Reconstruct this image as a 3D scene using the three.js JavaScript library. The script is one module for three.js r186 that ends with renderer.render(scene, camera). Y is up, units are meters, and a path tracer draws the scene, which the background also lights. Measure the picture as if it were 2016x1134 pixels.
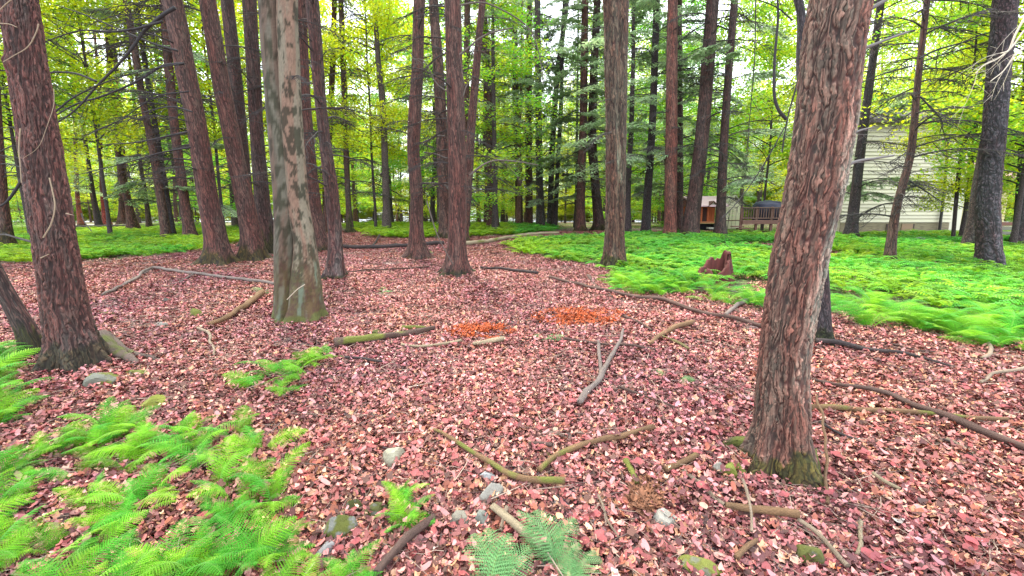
import * as THREE from 'three';
import { RoundedBoxGeometry } from 'three/addons/geometries/RoundedBoxGeometry.js';

// ---------------------------------------------------------------- camera, sky, sun, exposure
const F = 846, CX = 1008, CY = 567, PITCH = 0.1525, EYE = 1.62;      // focal length and centre in pixels of the 2016 x 1134 photograph
const scene = new THREE.Scene();
const camera = new THREE.PerspectiveCamera(2 * Math.atan(CY / F) * 180 / Math.PI, 2016 / 1134, 0.05, 1200);
camera.position.set(0, EYE, 0);
camera.rotation.x = -PITCH;
const renderer = new THREE.WebGLRenderer({ antialias: true });
renderer.toneMapping = THREE.LinearToneMapping;
renderer.toneMappingExposure = 4.6;
renderer.shadowMap.enabled = true;
{ // bright overcast sky, thin soft cloud
  const W = 512, H = 256, a = new Float32Array(W * H * 4);
  for (let y = 0; y < H; y++) for (let x = 0; x < W; x++) {
    const el = (y + 0.5) / H * Math.PI - Math.PI / 2, az = x / W * 2 * Math.PI, s = Math.sin(el);
    const cl = 0.5 + 0.22 * Math.sin(az * 3 + 2.1 * Math.sin(s * 5 + az)) * Math.cos(s * 9 + 2 * Math.sin(az * 2)) + 0.13 * Math.sin(az * 7 + s * 17);
    const k = s > 0 ? 0.9 + 0.1 * s + 0.1 * cl : 0.35, i = (y * W + x) * 4;
    a[i] = k * (0.84 + 0.08 * cl); a[i + 1] = k * (0.93 + 0.03 * cl); a[i + 2] = k * 1.03; a[i + 3] = 1;
  }
  const sky = new THREE.DataTexture(a, W, H, THREE.RGBAFormat, THREE.FloatType);
  sky.mapping = THREE.EquirectangularReflectionMapping; sky.magFilter = THREE.LinearFilter; sky.needsUpdate = true;
  scene.background = sky; scene.environment = sky;
}
const sun = new THREE.DirectionalLight(0xfff1dc, 2.6);
sun.name = 'sun'; sun.position.set(-12, 40, -26); sun.castShadow = true; sun.shadow.radius = 18;
Object.assign(sun.shadow.camera, { left: -40, right: 40, top: 40, bottom: -40, near: 1, far: 140 });
scene.add(sun);

// ---------------------------------------------------------------- small maths
const V = (x, y, z) => new THREE.Vector3(x, y, z);
const rng = (s) => { s = (s * 2654435761) >>> 0; return () => { s = (s + 0x6d2b79f5) | 0; let t = Math.imul(s ^ (s >>> 15), 1 | s); t = (t + Math.imul(t ^ (t >>> 7), 61 | t)) ^ t; return ((t ^ (t >>> 14)) >>> 0) / 4294967296; }; };
const hash = (x, y, z) => { let h = Math.imul(x, 374761393) ^ Math.imul(y, 668265263) ^ Math.imul(z, 1442695041); h = Math.imul(h ^ (h >>> 13), 1274126177); return ((h ^ (h >>> 16)) >>> 0) / 4294967296; };
const sm = (t) => t * t * (3 - 2 * t), mix = (a, b, t) => a + (b - a) * t, clamp = (x, a = 0, b = 1) => Math.min(b, Math.max(a, x)), step = (a, b, x) => sm(clamp((x - a) / (b - a)));
function noise(x, y, z = 0) {
  const X = Math.floor(x), Y = Math.floor(y), Z = Math.floor(z), u = sm(x - X), v = sm(y - Y), w = sm(z - Z);
  const l = (k) => mix(mix(hash(X, Y, k), hash(X + 1, Y, k), u), mix(hash(X, Y + 1, k), hash(X + 1, Y + 1, k), u), v);
  return mix(l(Z), l(Z + 1), w);
}
const fbm = (x, y, z = 0) => 0.53 * noise(x, y, z) + 0.27 * noise(x * 2.1 + 7, y * 2.1, z * 2.1) + 0.14 * noise(x * 4.3, y * 4.3 + 9, z * 4.3) + 0.06 * noise(x * 8.9, y * 8.9, z * 8.9);
const cP = Math.cos(PITCH), sP = Math.sin(PITCH);
function ray(x, y) { const b = (CY - y) / F; return V((x - CX) / F, b * cP - sP, -b * sP - cP); }
const at = (x, y, d) => { const r = ray(x, y); return r.multiplyScalar(-d / r.z).add(V(0, EYE, 0)); };       // the point behind a pixel at depth d
function G(x, z) {                                                                                              // height of the forest floor
  const d = -z, far = Math.min(1, Math.max(0, (d - 1) / 5));
  const h = d > 2 ? 1.6 * (1 - Math.exp(-(d - 2) / 16)) : 0;
  return h + far * (0.16 * (fbm(x * 0.35 + 3, z * 0.35) - 0.5) * Math.exp(-d / 25)) + 0.05 * (fbm(x * 1.3, z * 1.3 + 8) - 0.5) * Math.exp(-d / 14);
}
function gpt(x, y) {                                                                                            // where a pixel's ray meets the floor
  const r = ray(x, y); let t = 1, s = 0.4;
  for (let k = 0; k < 900 && t < 120; k++) { const g = EYE + r.y * t - G(r.x * t, r.z * t); if (g < 0.001) break; t += Math.max(0.01, Math.min(0.3, g * 0.7)); }
  t = Math.min(t, 60); return V(r.x * t, G(r.x * t, r.z * t), r.z * t);
}
const onG = (x, z, up = 0) => V(x, G(x, z) + up, z);
const inPoly = (p, x, z) => { const jx = (fbm(x * 1.4, z * 1.4, 21) - 0.5) * 1.1, jz = (fbm(x * 1.4, z * 1.4, 33) - 0.5) * 1.1, rg = Math.min(1, Math.max(0.15, (-z - 2) / 5)); x += jx * rg; z += jz * rg; let c = false; for (let i = 0, j = p.length - 1; i < p.length; j = i++) if ((p[i].z > z) !== (p[j].z > z) && x < (p[j].x - p[i].x) * (z - p[i].z) / (p[j].z - p[i].z) + p[i].x) c = !c; return c; };
const gPoly = (l) => l.map(([x, y]) => gpt(x, y));

// ---------------------------------------------------------------- geometry buffers
class Buf {
  constructor() { this.p = []; this.c = []; this.u = []; this.i = []; }
  v(x, y, z, c, u = 0, w = 0) { this.p.push(x, y, z); this.c.push(c[0], c[1], c[2]); this.u.push(u, w); return this.p.length / 3 - 1; }
  tri(a, b, c, col) { const k = this.v(a.x, a.y, a.z, col); this.v(b.x, b.y, b.z, col); this.v(c.x, c.y, c.z, col); this.i.push(k, k + 1, k + 2); }
  quad(a, b, c, d, col) { const k = this.v(a.x, a.y, a.z, col); this.v(b.x, b.y, b.z, col); this.v(c.x, c.y, c.z, col); this.v(d.x, d.y, d.z, col); this.i.push(k, k + 1, k + 2, k, k + 2, k + 3); }
  geo() {
    const g = new THREE.BufferGeometry();
    g.setAttribute('position', new THREE.Float32BufferAttribute(this.p, 3)); g.setAttribute('color', new THREE.Float32BufferAttribute(this.c, 3)); g.setAttribute('uv', new THREE.Float32BufferAttribute(this.u, 2));
    g.setIndex(this.i); g.computeVertexNormals(); return g;
  }
}
// a tapered, uneven tube through points; col is a colour or a function (t, angle, point) -> colour
function sweep(b, pts, rads, nr, col, seed = 1, rough = 0, tile = 0.5) {
  const n = pts.length, t = V(), up = V(), bi = V(); let start = b.p.length / 3, len = 0;
  t.subVectors(pts[1], pts[0]).normalize(); up.set(0, 1, 0); if (Math.abs(t.y) > 0.8) up.set(1, 0, 0);
  for (let k = 0; k < n; k++) {
    t.subVectors(pts[Math.min(n - 1, k + 1)], pts[Math.max(0, k - 1)]).normalize();
    bi.crossVectors(t, up).normalize(); up.crossVectors(bi, t).normalize();
    if (k) len += pts[k].distanceTo(pts[k - 1]);
    for (let j = 0; j <= nr; j++) {
      const a = j / nr * 2 * Math.PI, ca = Math.cos(a), sa = Math.sin(a), r = rads[k] * (rough ? 1 + rough * 2 * (noise(ca * 1.6 + seed * 7, sa * 1.6, len * 14 / (1 + rads[k] * 20) + seed) - 0.5) : 1);
      const x = pts[k].x + r * (up.x * ca + bi.x * sa), y = pts[k].y + r * (up.y * ca + bi.y * sa), z = pts[k].z + r * (up.z * ca + bi.z * sa);
      b.v(x, y, z, typeof col === 'function' ? col(k / (n - 1), a, x, y, z) : col, j / nr * Math.max(1, Math.round(2 * Math.PI * rads[0] / tile)), len / tile);
    }
  }
  for (let k = 0; k < n - 1; k++) for (let j = 0; j < nr; j++) { const q = start + k * (nr + 1) + j; b.i.push(q, q + nr + 1, q + 1, q + 1, q + nr + 1, q + nr + 2); }
  for (const k of [0, n - 1]) { // end caps
    const c = typeof col === 'function' ? col(k ? 1 : 0, 0, pts[k].x, pts[k].y, pts[k].z) : col, m = b.v(pts[k].x, pts[k].y, pts[k].z, c);
    for (let j = 0; j < nr; j++) { const q = start + k * (nr + 1) + j; k ? b.i.push(q, m, q + 1) : b.i.push(q, q + 1, m); }
  }
}
function smooth(pts, per) { return pts.length < 2 ? pts : new THREE.CatmullRomCurve3(pts, false, 'centripetal').getPoints((pts.length - 1) * per); }

// ---------------------------------------------------------------- things
const used = new Map();
const numbered = (n) => { const k = used.get(n) ?? 0; used.set(n, k + 1); return k ? n + '_' + String(k).padStart(3, '0') : n; };
function tag(o, label, category, group, kind) { if (label) o.userData.label = label; if (category) o.userData.category = category; if (group) o.userData.group = group; if (kind) o.userData.kind = kind; return o; }
function thing(name, label, category, pos, group) { const o = new THREE.Group(); o.name = numbered(name); o.position.copy(pos); scene.add(o); return tag(o, label, category, group); }
function mesh(name, g, m, parent, top) { const o = new THREE.Mesh(g, m); o.name = top ? numbered(name) : name; parent.add(o); return o; }

// ---------------------------------------------------------------- textures
const toS = (x) => { x = clamp(x); return Math.round(255 * (x <= 0.0031308 ? x * 12.92 : 1.055 * Math.pow(x, 1 / 2.4) - 0.055)); };
function tex(data, w, h, srgb) { const t = new THREE.DataTexture(data, w, h, THREE.RGBAFormat); t.wrapS = t.wrapT = THREE.RepeatWrapping; t.magFilter = THREE.LinearFilter; t.minFilter = THREE.LinearMipmapLinearFilter; if (srgb) t.colorSpace = THREE.SRGBColorSpace; t.needsUpdate = true; return t; }
const pn = (x, y, px, py, s) => { const X = Math.floor(x), Y = Math.floor(y), u = sm(x - X), v = sm(y - Y), m = (a, n) => ((a % n) + n) % n; return mix(mix(hash(m(X, px), m(Y, py), s), hash(m(X + 1, px), m(Y, py), s), u), mix(hash(m(X, px), m(Y + 1, py), s), hash(m(X + 1, px), m(Y + 1, py), s), u), v); };
function worley(x, y, nx, ny, s) {
  const X = Math.floor(x), Y = Math.floor(y), m = (a, n) => ((a % n) + n) % n; let f1 = 9, f2 = 9, id = 0;
  for (let j = -1; j < 2; j++) for (let i = -1; i < 2; i++) {
    const a = m(X + i, nx), c = m(Y + j, ny), dx = X + i + 0.15 + 0.7 * hash(a, c, s) - x, dy = Y + j + 0.1 + 0.8 * hash(a, c, s + 1) - y, d = Math.sqrt(dx * dx + dy * dy);
    if (d < f1) { f2 = f1; f1 = d; id = hash(a, c, s + 2); } else if (d < f2) f2 = d;
  }
  return [f1, f2, id];
}
const BS = 512;
function barkTexture(nx, ny, seed, plate, furrow, wide) {   // plates parted by furrows; also kept as heights for the near trunks
  const c = new Uint8Array(BS * BS * 4), h = new Uint8Array(BS * BS * 4), H = new Float32Array(BS * BS);
  for (let y = 0; y < BS; y++) for (let x = 0; x < BS; x++) {
    const u = x / BS, v = y / BS, wx = (pn(u * 10, v * 8, 10, 8, seed + 1) - 0.5) * 1.1 + (pn(u * 40, v * 30, 40, 30, seed + 2) - 0.5) * 0.5, wy = (pn(u * 12, v * 6, 12, 6, seed + 3) - 0.5) * 0.9;
    const a1 = Math.abs(pn(u * nx + wx, v * ny + wy, nx, ny, seed) - 0.5) * 2, a2 = Math.abs(pn(u * nx * 2 + wx * 1.6, v * ny * 2 + wy, nx * 2, ny * 2, seed + 7) - 0.5) * 2;
    const a3 = Math.abs(pn(u * nx * 1.5 + wx * 1.3, v * ny * 0.5 + wy * 0.5, Math.round(nx * 1.5), Math.round(ny * 0.5), seed + 15) - 0.5) * 2, fur = Math.min(a1, a3 * 1.25);
    const w2 = worley(u * nx * 1.5 + wx * 1.8, v * ny * 2 + wy * 2.5, Math.round(nx * 1.5), ny * 2, seed + 11), f = step(0.02, wide, fur) * (0.5 + 0.5 * step(0, wide * 0.8, a2)), fl = w2[2] * (0.55 + 0.45 * step(0, 0.1, w2[1] - w2[0]));
    const w3 = worley(u * nx * 2.5 + wx * 3, v * ny * 3 + wy * 3, Math.round(nx * 2.5), ny * 3, seed + 21), fk = step(0, 0.12, w3[1] - w3[0]), fine = 0.5 * pn(u * 90, v * 40, 90, 40, seed + 4) + 0.5 * pn(u * 220, v * 110, 220, 110, seed + 5);
    const hh = f * (0.28 + 0.38 * fl + 0.2 * w3[2] * (0.5 + 0.5 * fk)) + 0.12 * fine, i = y * BS + x; H[i] = hh;
    const k = clamp(f * (0.3 + 0.45 * fl + 0.4 * w3[2])), tone = (0.5 + 0.5 * fl + 0.5 * w3[2]) * (0.5 + 0.85 * fine);
    for (let q = 0; q < 3; q++) c[i * 4 + q] = toS(mix(furrow[q], plate[q], k) * tone * (q === 0 ? 1 + 0.4 * (w3[2] - 0.5) : 1));
    c[i * 4 + 3] = 255; h[i * 4] = h[i * 4 + 1] = h[i * 4 + 2] = Math.round(255 * clamp(hh)); h[i * 4 + 3] = 255;
  }
  const sample = (u, v) => { const x = (((u % 1) + 1) % 1) * BS, y = (((v % 1) + 1) % 1) * BS, X = Math.floor(x), Y = Math.floor(y), X2 = (X + 1) % BS, Y2 = (Y + 1) % BS; return mix(mix(H[(Y % BS) * BS + X % BS], H[(Y % BS) * BS + X2], x - X), mix(H[Y2 * BS + X % BS], H[Y2 * BS + X2], x - X), y - Y); };
  return { map: tex(c, BS, BS, true), bump: tex(h, BS, BS), sample };
}
const barkFlake = barkTexture(20, 6, 11, [0.28, 0.195, 0.155], [0.08, 0.04, 0.034], 0.26);     // hemlock
const barkScale = barkTexture(24, 22, 47, [0.24, 0.21, 0.2], [0.07, 0.055, 0.055], 0.34);    // cherry, maple
function barkMat(b, tint, bump) { return new THREE.MeshStandardMaterial({ map: b.map, bumpMap: b.bump, bumpScale: bump, color: new THREE.Color(...tint), vertexColors: true, roughness: 0.93 }); }
const M = {
  red: barkMat(barkFlake, [0.37, 0.231, 0.224], 0.012), brown: barkMat(barkFlake, [0.37, 0.267, 0.252], 0.012), purple: barkMat(barkFlake, [0.266, 0.201, 0.213], 0.012),
  grey: barkMat(barkScale, [0.314, 0.258, 0.243], 0.01), dark: barkMat(barkScale, [0.25, 0.198, 0.217], 0.014), near: barkMat(barkFlake, [0.41, 0.325, 0.295], 0.004), nearPurple: barkMat(barkFlake, [0.314, 0.218, 0.224], 0.004),
  stripped: barkMat(barkFlake, [0.499, 0.258, 0.237], 0.006), shaggy: barkMat(barkFlake, [0.351, 0.304, 0.279], 0.01),
};
const vc = (o = {}) => new THREE.MeshStandardMaterial({ vertexColors: true, roughness: 0.9, ...o });
const M_beech = vc({ color: new THREE.Color(0.45, 0.375, 0.32), bumpMap: barkScale.bump, bumpScale: 0.005 }), M_wood = vc({ bumpMap: barkFlake.bump, bumpScale: 0.004 }), M_twig = vc();
const leafy = (o = {}) => new THREE.MeshPhysicalMaterial({ vertexColors: true, roughness: 1, transmission: 0.45, thickness: 0, ior: 1.3, side: THREE.DoubleSide, specularIntensity: 0.4, ...o });
const M_leaf = leafy({ transmission: 0.6 }), M_needle = leafy({ transmission: 0.52 });
const M_litter = new THREE.MeshStandardMaterial({ vertexColors: true, roughness: 0.72, side: THREE.DoubleSide });

// ---------------------------------------------------------------- the forest floor
const polyRight = gPoly([[1000, 486], [1060, 512], [1150, 520], [1185, 532], [1180, 560], [1250, 580], [1400, 592], [1500, 612], [1640, 622], [1700, 645], [1850, 668], [1990, 700], [2300, 740], [2600, 500], [2200, 462], [1650, 466], [1500, 464], [1240, 466], [1060, 474]]);
const polyMid = gPoly([[688, 452], [735, 469], [830, 471], [900, 468], [1000, 466], [1095, 456], [1090, 446], [1000, 445], [690, 444]]);
const polyLeft = gPoly([[-300, 540], [0, 522], [90, 521], [250, 509], [400, 496], [470, 478], [470, 452], [300, 453], [120, 456], [-300, 456]]);
const polyBed = gPoly([[-500, 850], [60, 868], [250, 862], [420, 850], [500, 856], [545, 900], [590, 950], [600, 1010], [590, 1080], [600, 1180], [520, 1300], [-900, 1300]]);
const polyEdge = gPoly([[-200, 712], [60, 715], [100, 745], [90, 800], [100, 850], [-200, 870]]);
const polySand = gPoly([[130, 441], [300, 440], [330, 449], [130, 454]]), polyLawn = gPoly([[-600, 452], [300, 452], [320, 441], [-600, 441]]), polyYard = gPoly([[1380, 462], [1600, 462], [2200, 470], [2200, 449], [1380, 449]]);
let ground;
{
  const N = 1024, a = new Uint8Array(N * N * 4), h = new Uint8Array(N * N * 4);
  const pal = [[0.198, 0.094, 0.108], [0.153, 0.0544, 0.0623], [0.325, 0.233, 0.238], [0.379, 0.312, 0.283], [0.0676, 0.0277, 0.0317], [0.171, 0.0742, 0.0544], [0.253, 0.139, 0.153], [0.325, 0.223, 0.159], [0.261, 0.163, 0.193], [0.0995, 0.0445, 0.0453], [0.171, 0.0742, 0.0736], [0.0541, 0.0257, 0.0249], [0.361, 0.277, 0.249], [0.117, 0.0416, 0.0476], [0.217, 0.119, 0.0963], [0.271, 0.178, 0.181]];
  for (let y = 0; y < N; y++) for (let x = 0; x < N; x++) {
    const u = x / N, v = y / N, wx = (pn(u * 60, v * 60, 60, 60, 5) - 0.5) * 1.1, wy = (pn(u * 60, v * 60, 60, 60, 6) - 0.5) * 1.1, w = worley(u * 46 + wx, v * 46 + wy, 46, 46, 3), p = pal[Math.floor(w[2] * 5.99)];
    const f = 0.75 + 0.5 * pn(u * 256, v * 256, 256, 256, 7), i = (y * N + x) * 4;
    for (let q = 0; q < 3; q++) a[i + q] = toS(p[q] * f); a[i + 3] = 255;
    h[i] = h[i + 1] = h[i + 2] = Math.round(255 * clamp(0.6 * w[2] + 0.4 * step(0, 0.3, w[1] - w[0]))); h[i + 3] = 255;
  }
  const m = new THREE.MeshStandardMaterial({ map: tex(a, N, N, true), bumpMap: tex(h, N, N), bumpScale: 0.02, roughness: 0.95, vertexColors: true });
  const b = new Buf(), nx = 240, nz = 300, X = (i) => { const t = (i / nx) * 2 - 1; return Math.sign(t) * (9 * Math.abs(t) + 251 * Math.pow(Math.abs(t), 5)); }, Z = (j) => { const t = j / nz; return 8 - 40 * t - 368 * Math.pow(t, 5); };
  for (let j = 0; j <= nz; j++) for (let i = 0; i <= nx; i++) {
    const x = X(i), z = Z(j), d = -z; let c = [1, 1, 1];
    const n = fbm(x * 0.8, z * 0.8, 2);
    const green = inPoly(polyRight, x, z) || inPoly(polyMid, x, z) || inPoly(polyLeft, x, z), farGreen = d > 26;
    if (inPoly(polyLawn, x, z)) c = [0.9, 2.3, 0.3]; else if (inPoly(polyYard, x, z)) c = [0.75, 1.9, 0.3]; else if (green) c = [0.45, 0.95, 0.25]; else if (farGreen) c = n > 0.5 ? [0.8, 1.5, 0.5] : [1, 1, 0.8];
    if (inPoly(polySand, x, z)) c = [2.2, 3.2, 3.2];
    const k = 0.62 + 0.3 * n; b.v(x, G(x, z), z, c.map((q) => q * k), x / 1.7, z / 1.7);
  }
  for (let j = 0; j < nz; j++) for (let i = 0; i < nx; i++) { const q = j * (nx + 1) + i; b.i.push(q, q + 1, q + nx + 1, q + 1, q + nx + 2, q + nx + 1); }
  ground = tag(mesh('ground', b.geo(), m, scene, true), null, null, null, 'structure');
}

// ---------------------------------------------------------------- trunks
// p: points from base to top as [x, y, width] in pixels at the depth of the base; the trunk goes on above the frame
function trunkGeo(o) {
  const d = o.d, P = o.p.map(([x, y]) => at(x, y, d)), R = o.p.map(([x, , w]) => 0.5 * w * d / F * Math.cos(Math.atan((x - CX) / F)));
  P[0].y = G(P[0].x, P[0].z) - 0.12;
  const n = P.length, last = P[n - 1], dir = V().subVectors(last, P[Math.max(0, n - 3)]).normalize(), H = o.H ?? 15;
  const tail = Math.max(1, (H - (last.y - P[0].y)) / Math.max(0.5, dir.y)); dir.x *= 0.7;
  P.push(last.clone().addScaledVector(dir, tail * 0.5), last.clone().addScaledVector(dir, tail)); R.push(R[n - 1] * 0.75, R[n - 1] * 0.3);
  const rg = rng(o.seed + 5), lobes = o.lobes ?? (4 + Math.floor(rg() * 2)), ph = rg() * 6.28, flare = o.flare ?? 0.7, fh = o.fh ?? 0.13, ns = o.ns, nr = o.nr, b = new Buf();
  const hs = P.map((p) => p.y - P[0].y), top = hs[hs.length - 1], look = (h) => { let k = 0; while (k < hs.length - 2 && hs[k + 1] < h) k++; const s = clamp((h - hs[k]) / (hs[k + 1] - hs[k])), a = P[Math.max(0, k - 1)], p = P[k], q = P[k + 1], c = P[Math.min(P.length - 1, k + 2)]; const cr = (e) => { const m1 = k ? (q[e] - a[e]) / 2 : q[e] - p[e], m2 = k + 2 < P.length ? (c[e] - p[e]) / 2 : q[e] - p[e], s2 = s * s, s3 = s2 * s; return (2 * s3 - 3 * s2 + 1) * p[e] + (s3 - 2 * s2 + s) * m1 + (-2 * s3 + 3 * s2) * q[e] + (s3 - s2) * m2; }; return [cr('x'), cr('z'), mix(R[k], R[k + 1], s)]; };
  const r0 = R[0], circ = 2 * Math.PI * R[1], tile = o.tile ?? 0.7, uN = Math.max(1, Math.round(circ / tile)), ox = P[0].x, oy = P[0].y + 0.12, oz = P[0].z;
  const vis = o.visH ?? Math.min(top, 7), bent = [];
  for (let j = 0; j <= ns; j++) {
    const t = j / ns, h = t < 0.9 ? vis * Math.pow(t / 0.9, 1.25) : mix(vis, top, (t - 0.9) / 0.1);
    const [cx, cz, r] = look(h), hh = h - 0.12;
    for (let i = 0; i <= nr; i++) {
      const a = i / nr * 2 * Math.PI, ca = Math.cos(a), sa = Math.sin(a), root = Math.pow(0.5 + 0.5 * Math.cos(a * lobes + ph + 1.2 * Math.sin(a + ph)), 1.6);
      let rr = r * (1 + 0.14 * (fbm(ca * 1.3 + o.seed * 3.1, sa * 1.3, h * 0.9) - 0.5)) + r0 * flare * Math.exp(-Math.max(0, hh) / fh) * (0.12 + 1.3 * root) + r0 * 0.12 * root * Math.exp(-hh / (fh * 3.5));
      if (o.groove) rr *= 1 - o.groove * Math.exp(-Math.pow(Math.sin((a - o.ga + 0.12 * Math.sin(h * 1.3)) / 2) / 0.16, 2)) ;
      const u = i / nr * uN, v = h / (tile * 2);
      if (o.disp) rr += o.disp * ((o.bark ?? barkFlake).sample(u, v) - 0.45);
      if (o.knots) for (const [ka, kh, kr] of o.knots) { const da = Math.atan2(Math.sin(a - ka), Math.cos(a - ka)) * r, q = (da * da + (h - kh) * (h - kh)) / (kr * kr); rr += kr * 0.5 * Math.exp(-q * 1.5); }
      let c = o.col ? o.col(a, hh, ca, sa) : [1, 1, 1];
      const k = 0.82 + 0.36 * fbm(ca * 2 + o.seed, sa * 2, h * 1.6), mossN = fbm(ca * 3 + o.seed * 1.7, sa * 3, h * 5), mh = (o.moss ?? 0.2) * (0.5 + 1.2 * noise(ca * 2.2, sa * 2.2, o.seed)), ms = step(-0.09, 0.11, mossN - 0.52 + (mh - hh) * 1.5 / (mh + 0.12));
      const gp = step(0.42, 0.6, fbm(ca * 1.6 + o.seed * 2.3, sa * 1.6, h * 1.1 + 5)); c = c.map((q, e) => q * k * mix([1.06, 0.98, 0.97][e], [1.02, 1.32, 1.36][e], gp)); if (hh < mh * 2.5 && ms > 0) { const mc = o.mossC ?? [0.5, 0.85, 0.22]; c = c.map((q, e) => mix(q, mc[e] * (0.6 + 0.8 * noise(ca * 30, sa * 30, h * 30)), ms)); rr += 0.006 * ms * noise(ca * 40, sa * 40, h * 40) * (o.disp ? 1 : 0); }
      b.v(cx + rr * ca - ox, P[0].y + h - oy, cz + rr * sa - oz, c, u, v);
    }
  }
  for (let j = 0; j < ns; j++) for (let i = 0; i < nr; i++) { const q = j * (nr + 1) + i; b.i.push(q, q + nr + 1, q + 1, q + 1, q + nr + 1, q + nr + 2); }
  return { geo: b.geo(), base: V(ox, oy, oz), at: (h) => { const [x, z, r] = look(h + 0.12); return [V(x - ox, h, z - oz), r]; }, top: top - 0.12 };
}
// dead hemlock boughs: a drooping axis with side twigs in a loose flat spray, 1 m long, pointing along +x
function boughGeo(seed, twigs, col, needles) {
  const r = rng(seed), b = new Buf(), pts = []; let y = 0, z = 0, sy = 0.12 + 0.25 * r(), sz = (r() - 0.5) * 0.3;
  for (let k = 0; k <= 12; k++) { pts.push(V(k / 12, y, z)); y += sy / 12; z += sz / 12; sy -= 0.05 + 0.05 * r(); sz += (r() - 0.5) * 0.22; }
  sweep(b, pts, pts.map((_, k) => 0.0135 * (1 - 0.85 * k / 12)), 5, col, seed, 0.1);
  for (let q = 0; q < twigs; q++) {
    const t = 0.16 + 0.82 * (q + r() * 0.8) / twigs, k = Math.min(11, Math.floor(t * 12)), p = pts[k].clone().lerp(pts[k + 1], t * 12 - k), side = q % 2 ? 1 : -1, L = (0.42 - 0.3 * t) * (0.5 + 0.8 * r());
    const dir = V(0.55 + 0.5 * r(), -0.1 - 0.35 * r(), side * (0.5 + 0.6 * r())).normalize(), tp = [p.clone()];
    for (let s = 1; s <= 4; s++) { tp.push(tp[s - 1].clone().addScaledVector(dir, L / 4)); dir.x += 0.1; dir.y -= 0.12 * r(); dir.z += (r() - 0.5) * 0.35; dir.normalize(); }
    sweep(b, tp, [0.0055, 0.0048, 0.004, 0.003, 0.0015], 3, col, 0, 0);
    for (let s = 1; s < 4; s++) for (let w = 0; w < 2; w++) if (r() < 0.7) {
      const e = V(dir.x + (r() - 0.5) * 1.3, -0.3 * r(), dir.z + (r() - 0.5) * 1.6).normalize(), l2 = L * (0.25 + 0.35 * r());
      const m1 = tp[s].clone().addScaledVector(e, l2 * 0.5).add(V(0, -0.01, 0)), m2 = tp[s].clone().addScaledVector(e, l2).add(V(0, -0.03 * r(), 0));
      sweep(b, [tp[s], m1, m2], [0.0034, 0.0026, 0.0013], 3, col);
      if (needles) for (let e2 = 0; e2 < needles; e2++) needle(b, tp[s].clone().lerp(m2, r()), r, 0.045 + 0.05 * r(), 0.012, needleCol(r));
    }
  }
  return b.geo();
}
function kite(b, p, dir, side, L, W, c) { const m = p.clone().addScaledVector(dir, L * 0.45), e = p.clone().addScaledVector(dir, L); b.quad(p, m.clone().addScaledVector(side, W), e, m.clone().addScaledVector(side, -W), c); }
function needle(b, p, r, L, W, c) { const a = r() * 6.283, d = V(Math.cos(a), -0.15 - 0.4 * r(), Math.sin(a)).normalize(), s = V(-Math.sin(a), (r() - 0.5) * 0.9, Math.cos(a)).normalize(); kite(b, p, d, s, L, W, c); }
const needleCol = (r) => { const k = 0.6 + 0.8 * r(), w = r(); return [0.24 * k + 0.16 * w, 0.38 * k + 0.12 * w, 0.18 * k + 0.09 * w]; };
const leafCol = (r, hue) => { const k = 0.7 + 0.6 * r(), y = clamp(hue + (r() - 0.5) * 0.7); return [mix(0.17, 0.6, y) * k, mix(0.5, 0.6, y) * k, mix(0.04, 0.01, y) * k]; };
const BOUGH = [], BOUGHP = [];
for (let k = 0; k < 7; k++) BOUGH.push(boughGeo(100 + k, 18, [0.036, 0.03, 0.029]));
for (let k = 0; k < 4; k++) BOUGHP.push(boughGeo(140 + k, 18, [0.16, 0.14, 0.12], 9));

// crowns: unit builders, placed with scale
function hemlockCrown(seed, h0, h1, spread, count, per) {
  const r = rng(seed), b = new Buf();
  for (let q = 0; q < count; q++) {
    const t = (q + r()) / count, h = mix(h0, h1, t), a = q * 2.4 + r(), L = spread * (1 - 0.75 * t) * (0.6 + 0.6 * r()), pts = []; let y = h, el = 0.15 + 0.3 * t * r();
    for (let k = 0; k <= 6; k++) { pts.push(V(Math.cos(a + 0.05 * k) * L * k / 6, y, Math.sin(a + 0.05 * k) * L * k / 6)); y += L / 6 * el; el -= 0.13; }
    sweep(b, pts, pts.map((_, k) => 0.016 * (1 - 0.8 * k / 6)), 4, [0.07, 0.06, 0.055]);
    for (let n = 0; n < per; n++) { // flat sprays of twigs that hang at their tips
      const s = 0.15 + 0.85 * Math.sqrt(r()), k = Math.min(5, Math.floor(s * 6)), p = pts[k].clone().lerp(pts[k + 1], s * 6 - k), w = (r() - 0.5) * 2 * (0.16 + 0.3 * L * (1 - 0.6 * s));
      p.x += -Math.sin(a) * w + (r() - 0.5) * 0.1; p.z += Math.cos(a) * w + (r() - 0.5) * 0.1; p.y -= Math.abs(w) * 0.22 + 0.1 * r();
      needle(b, p, r, 0.13 + 0.15 * r(), 0.02 + 0.012 * r(), needleCol(r));
    }
  }
  return b.geo();
}
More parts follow.
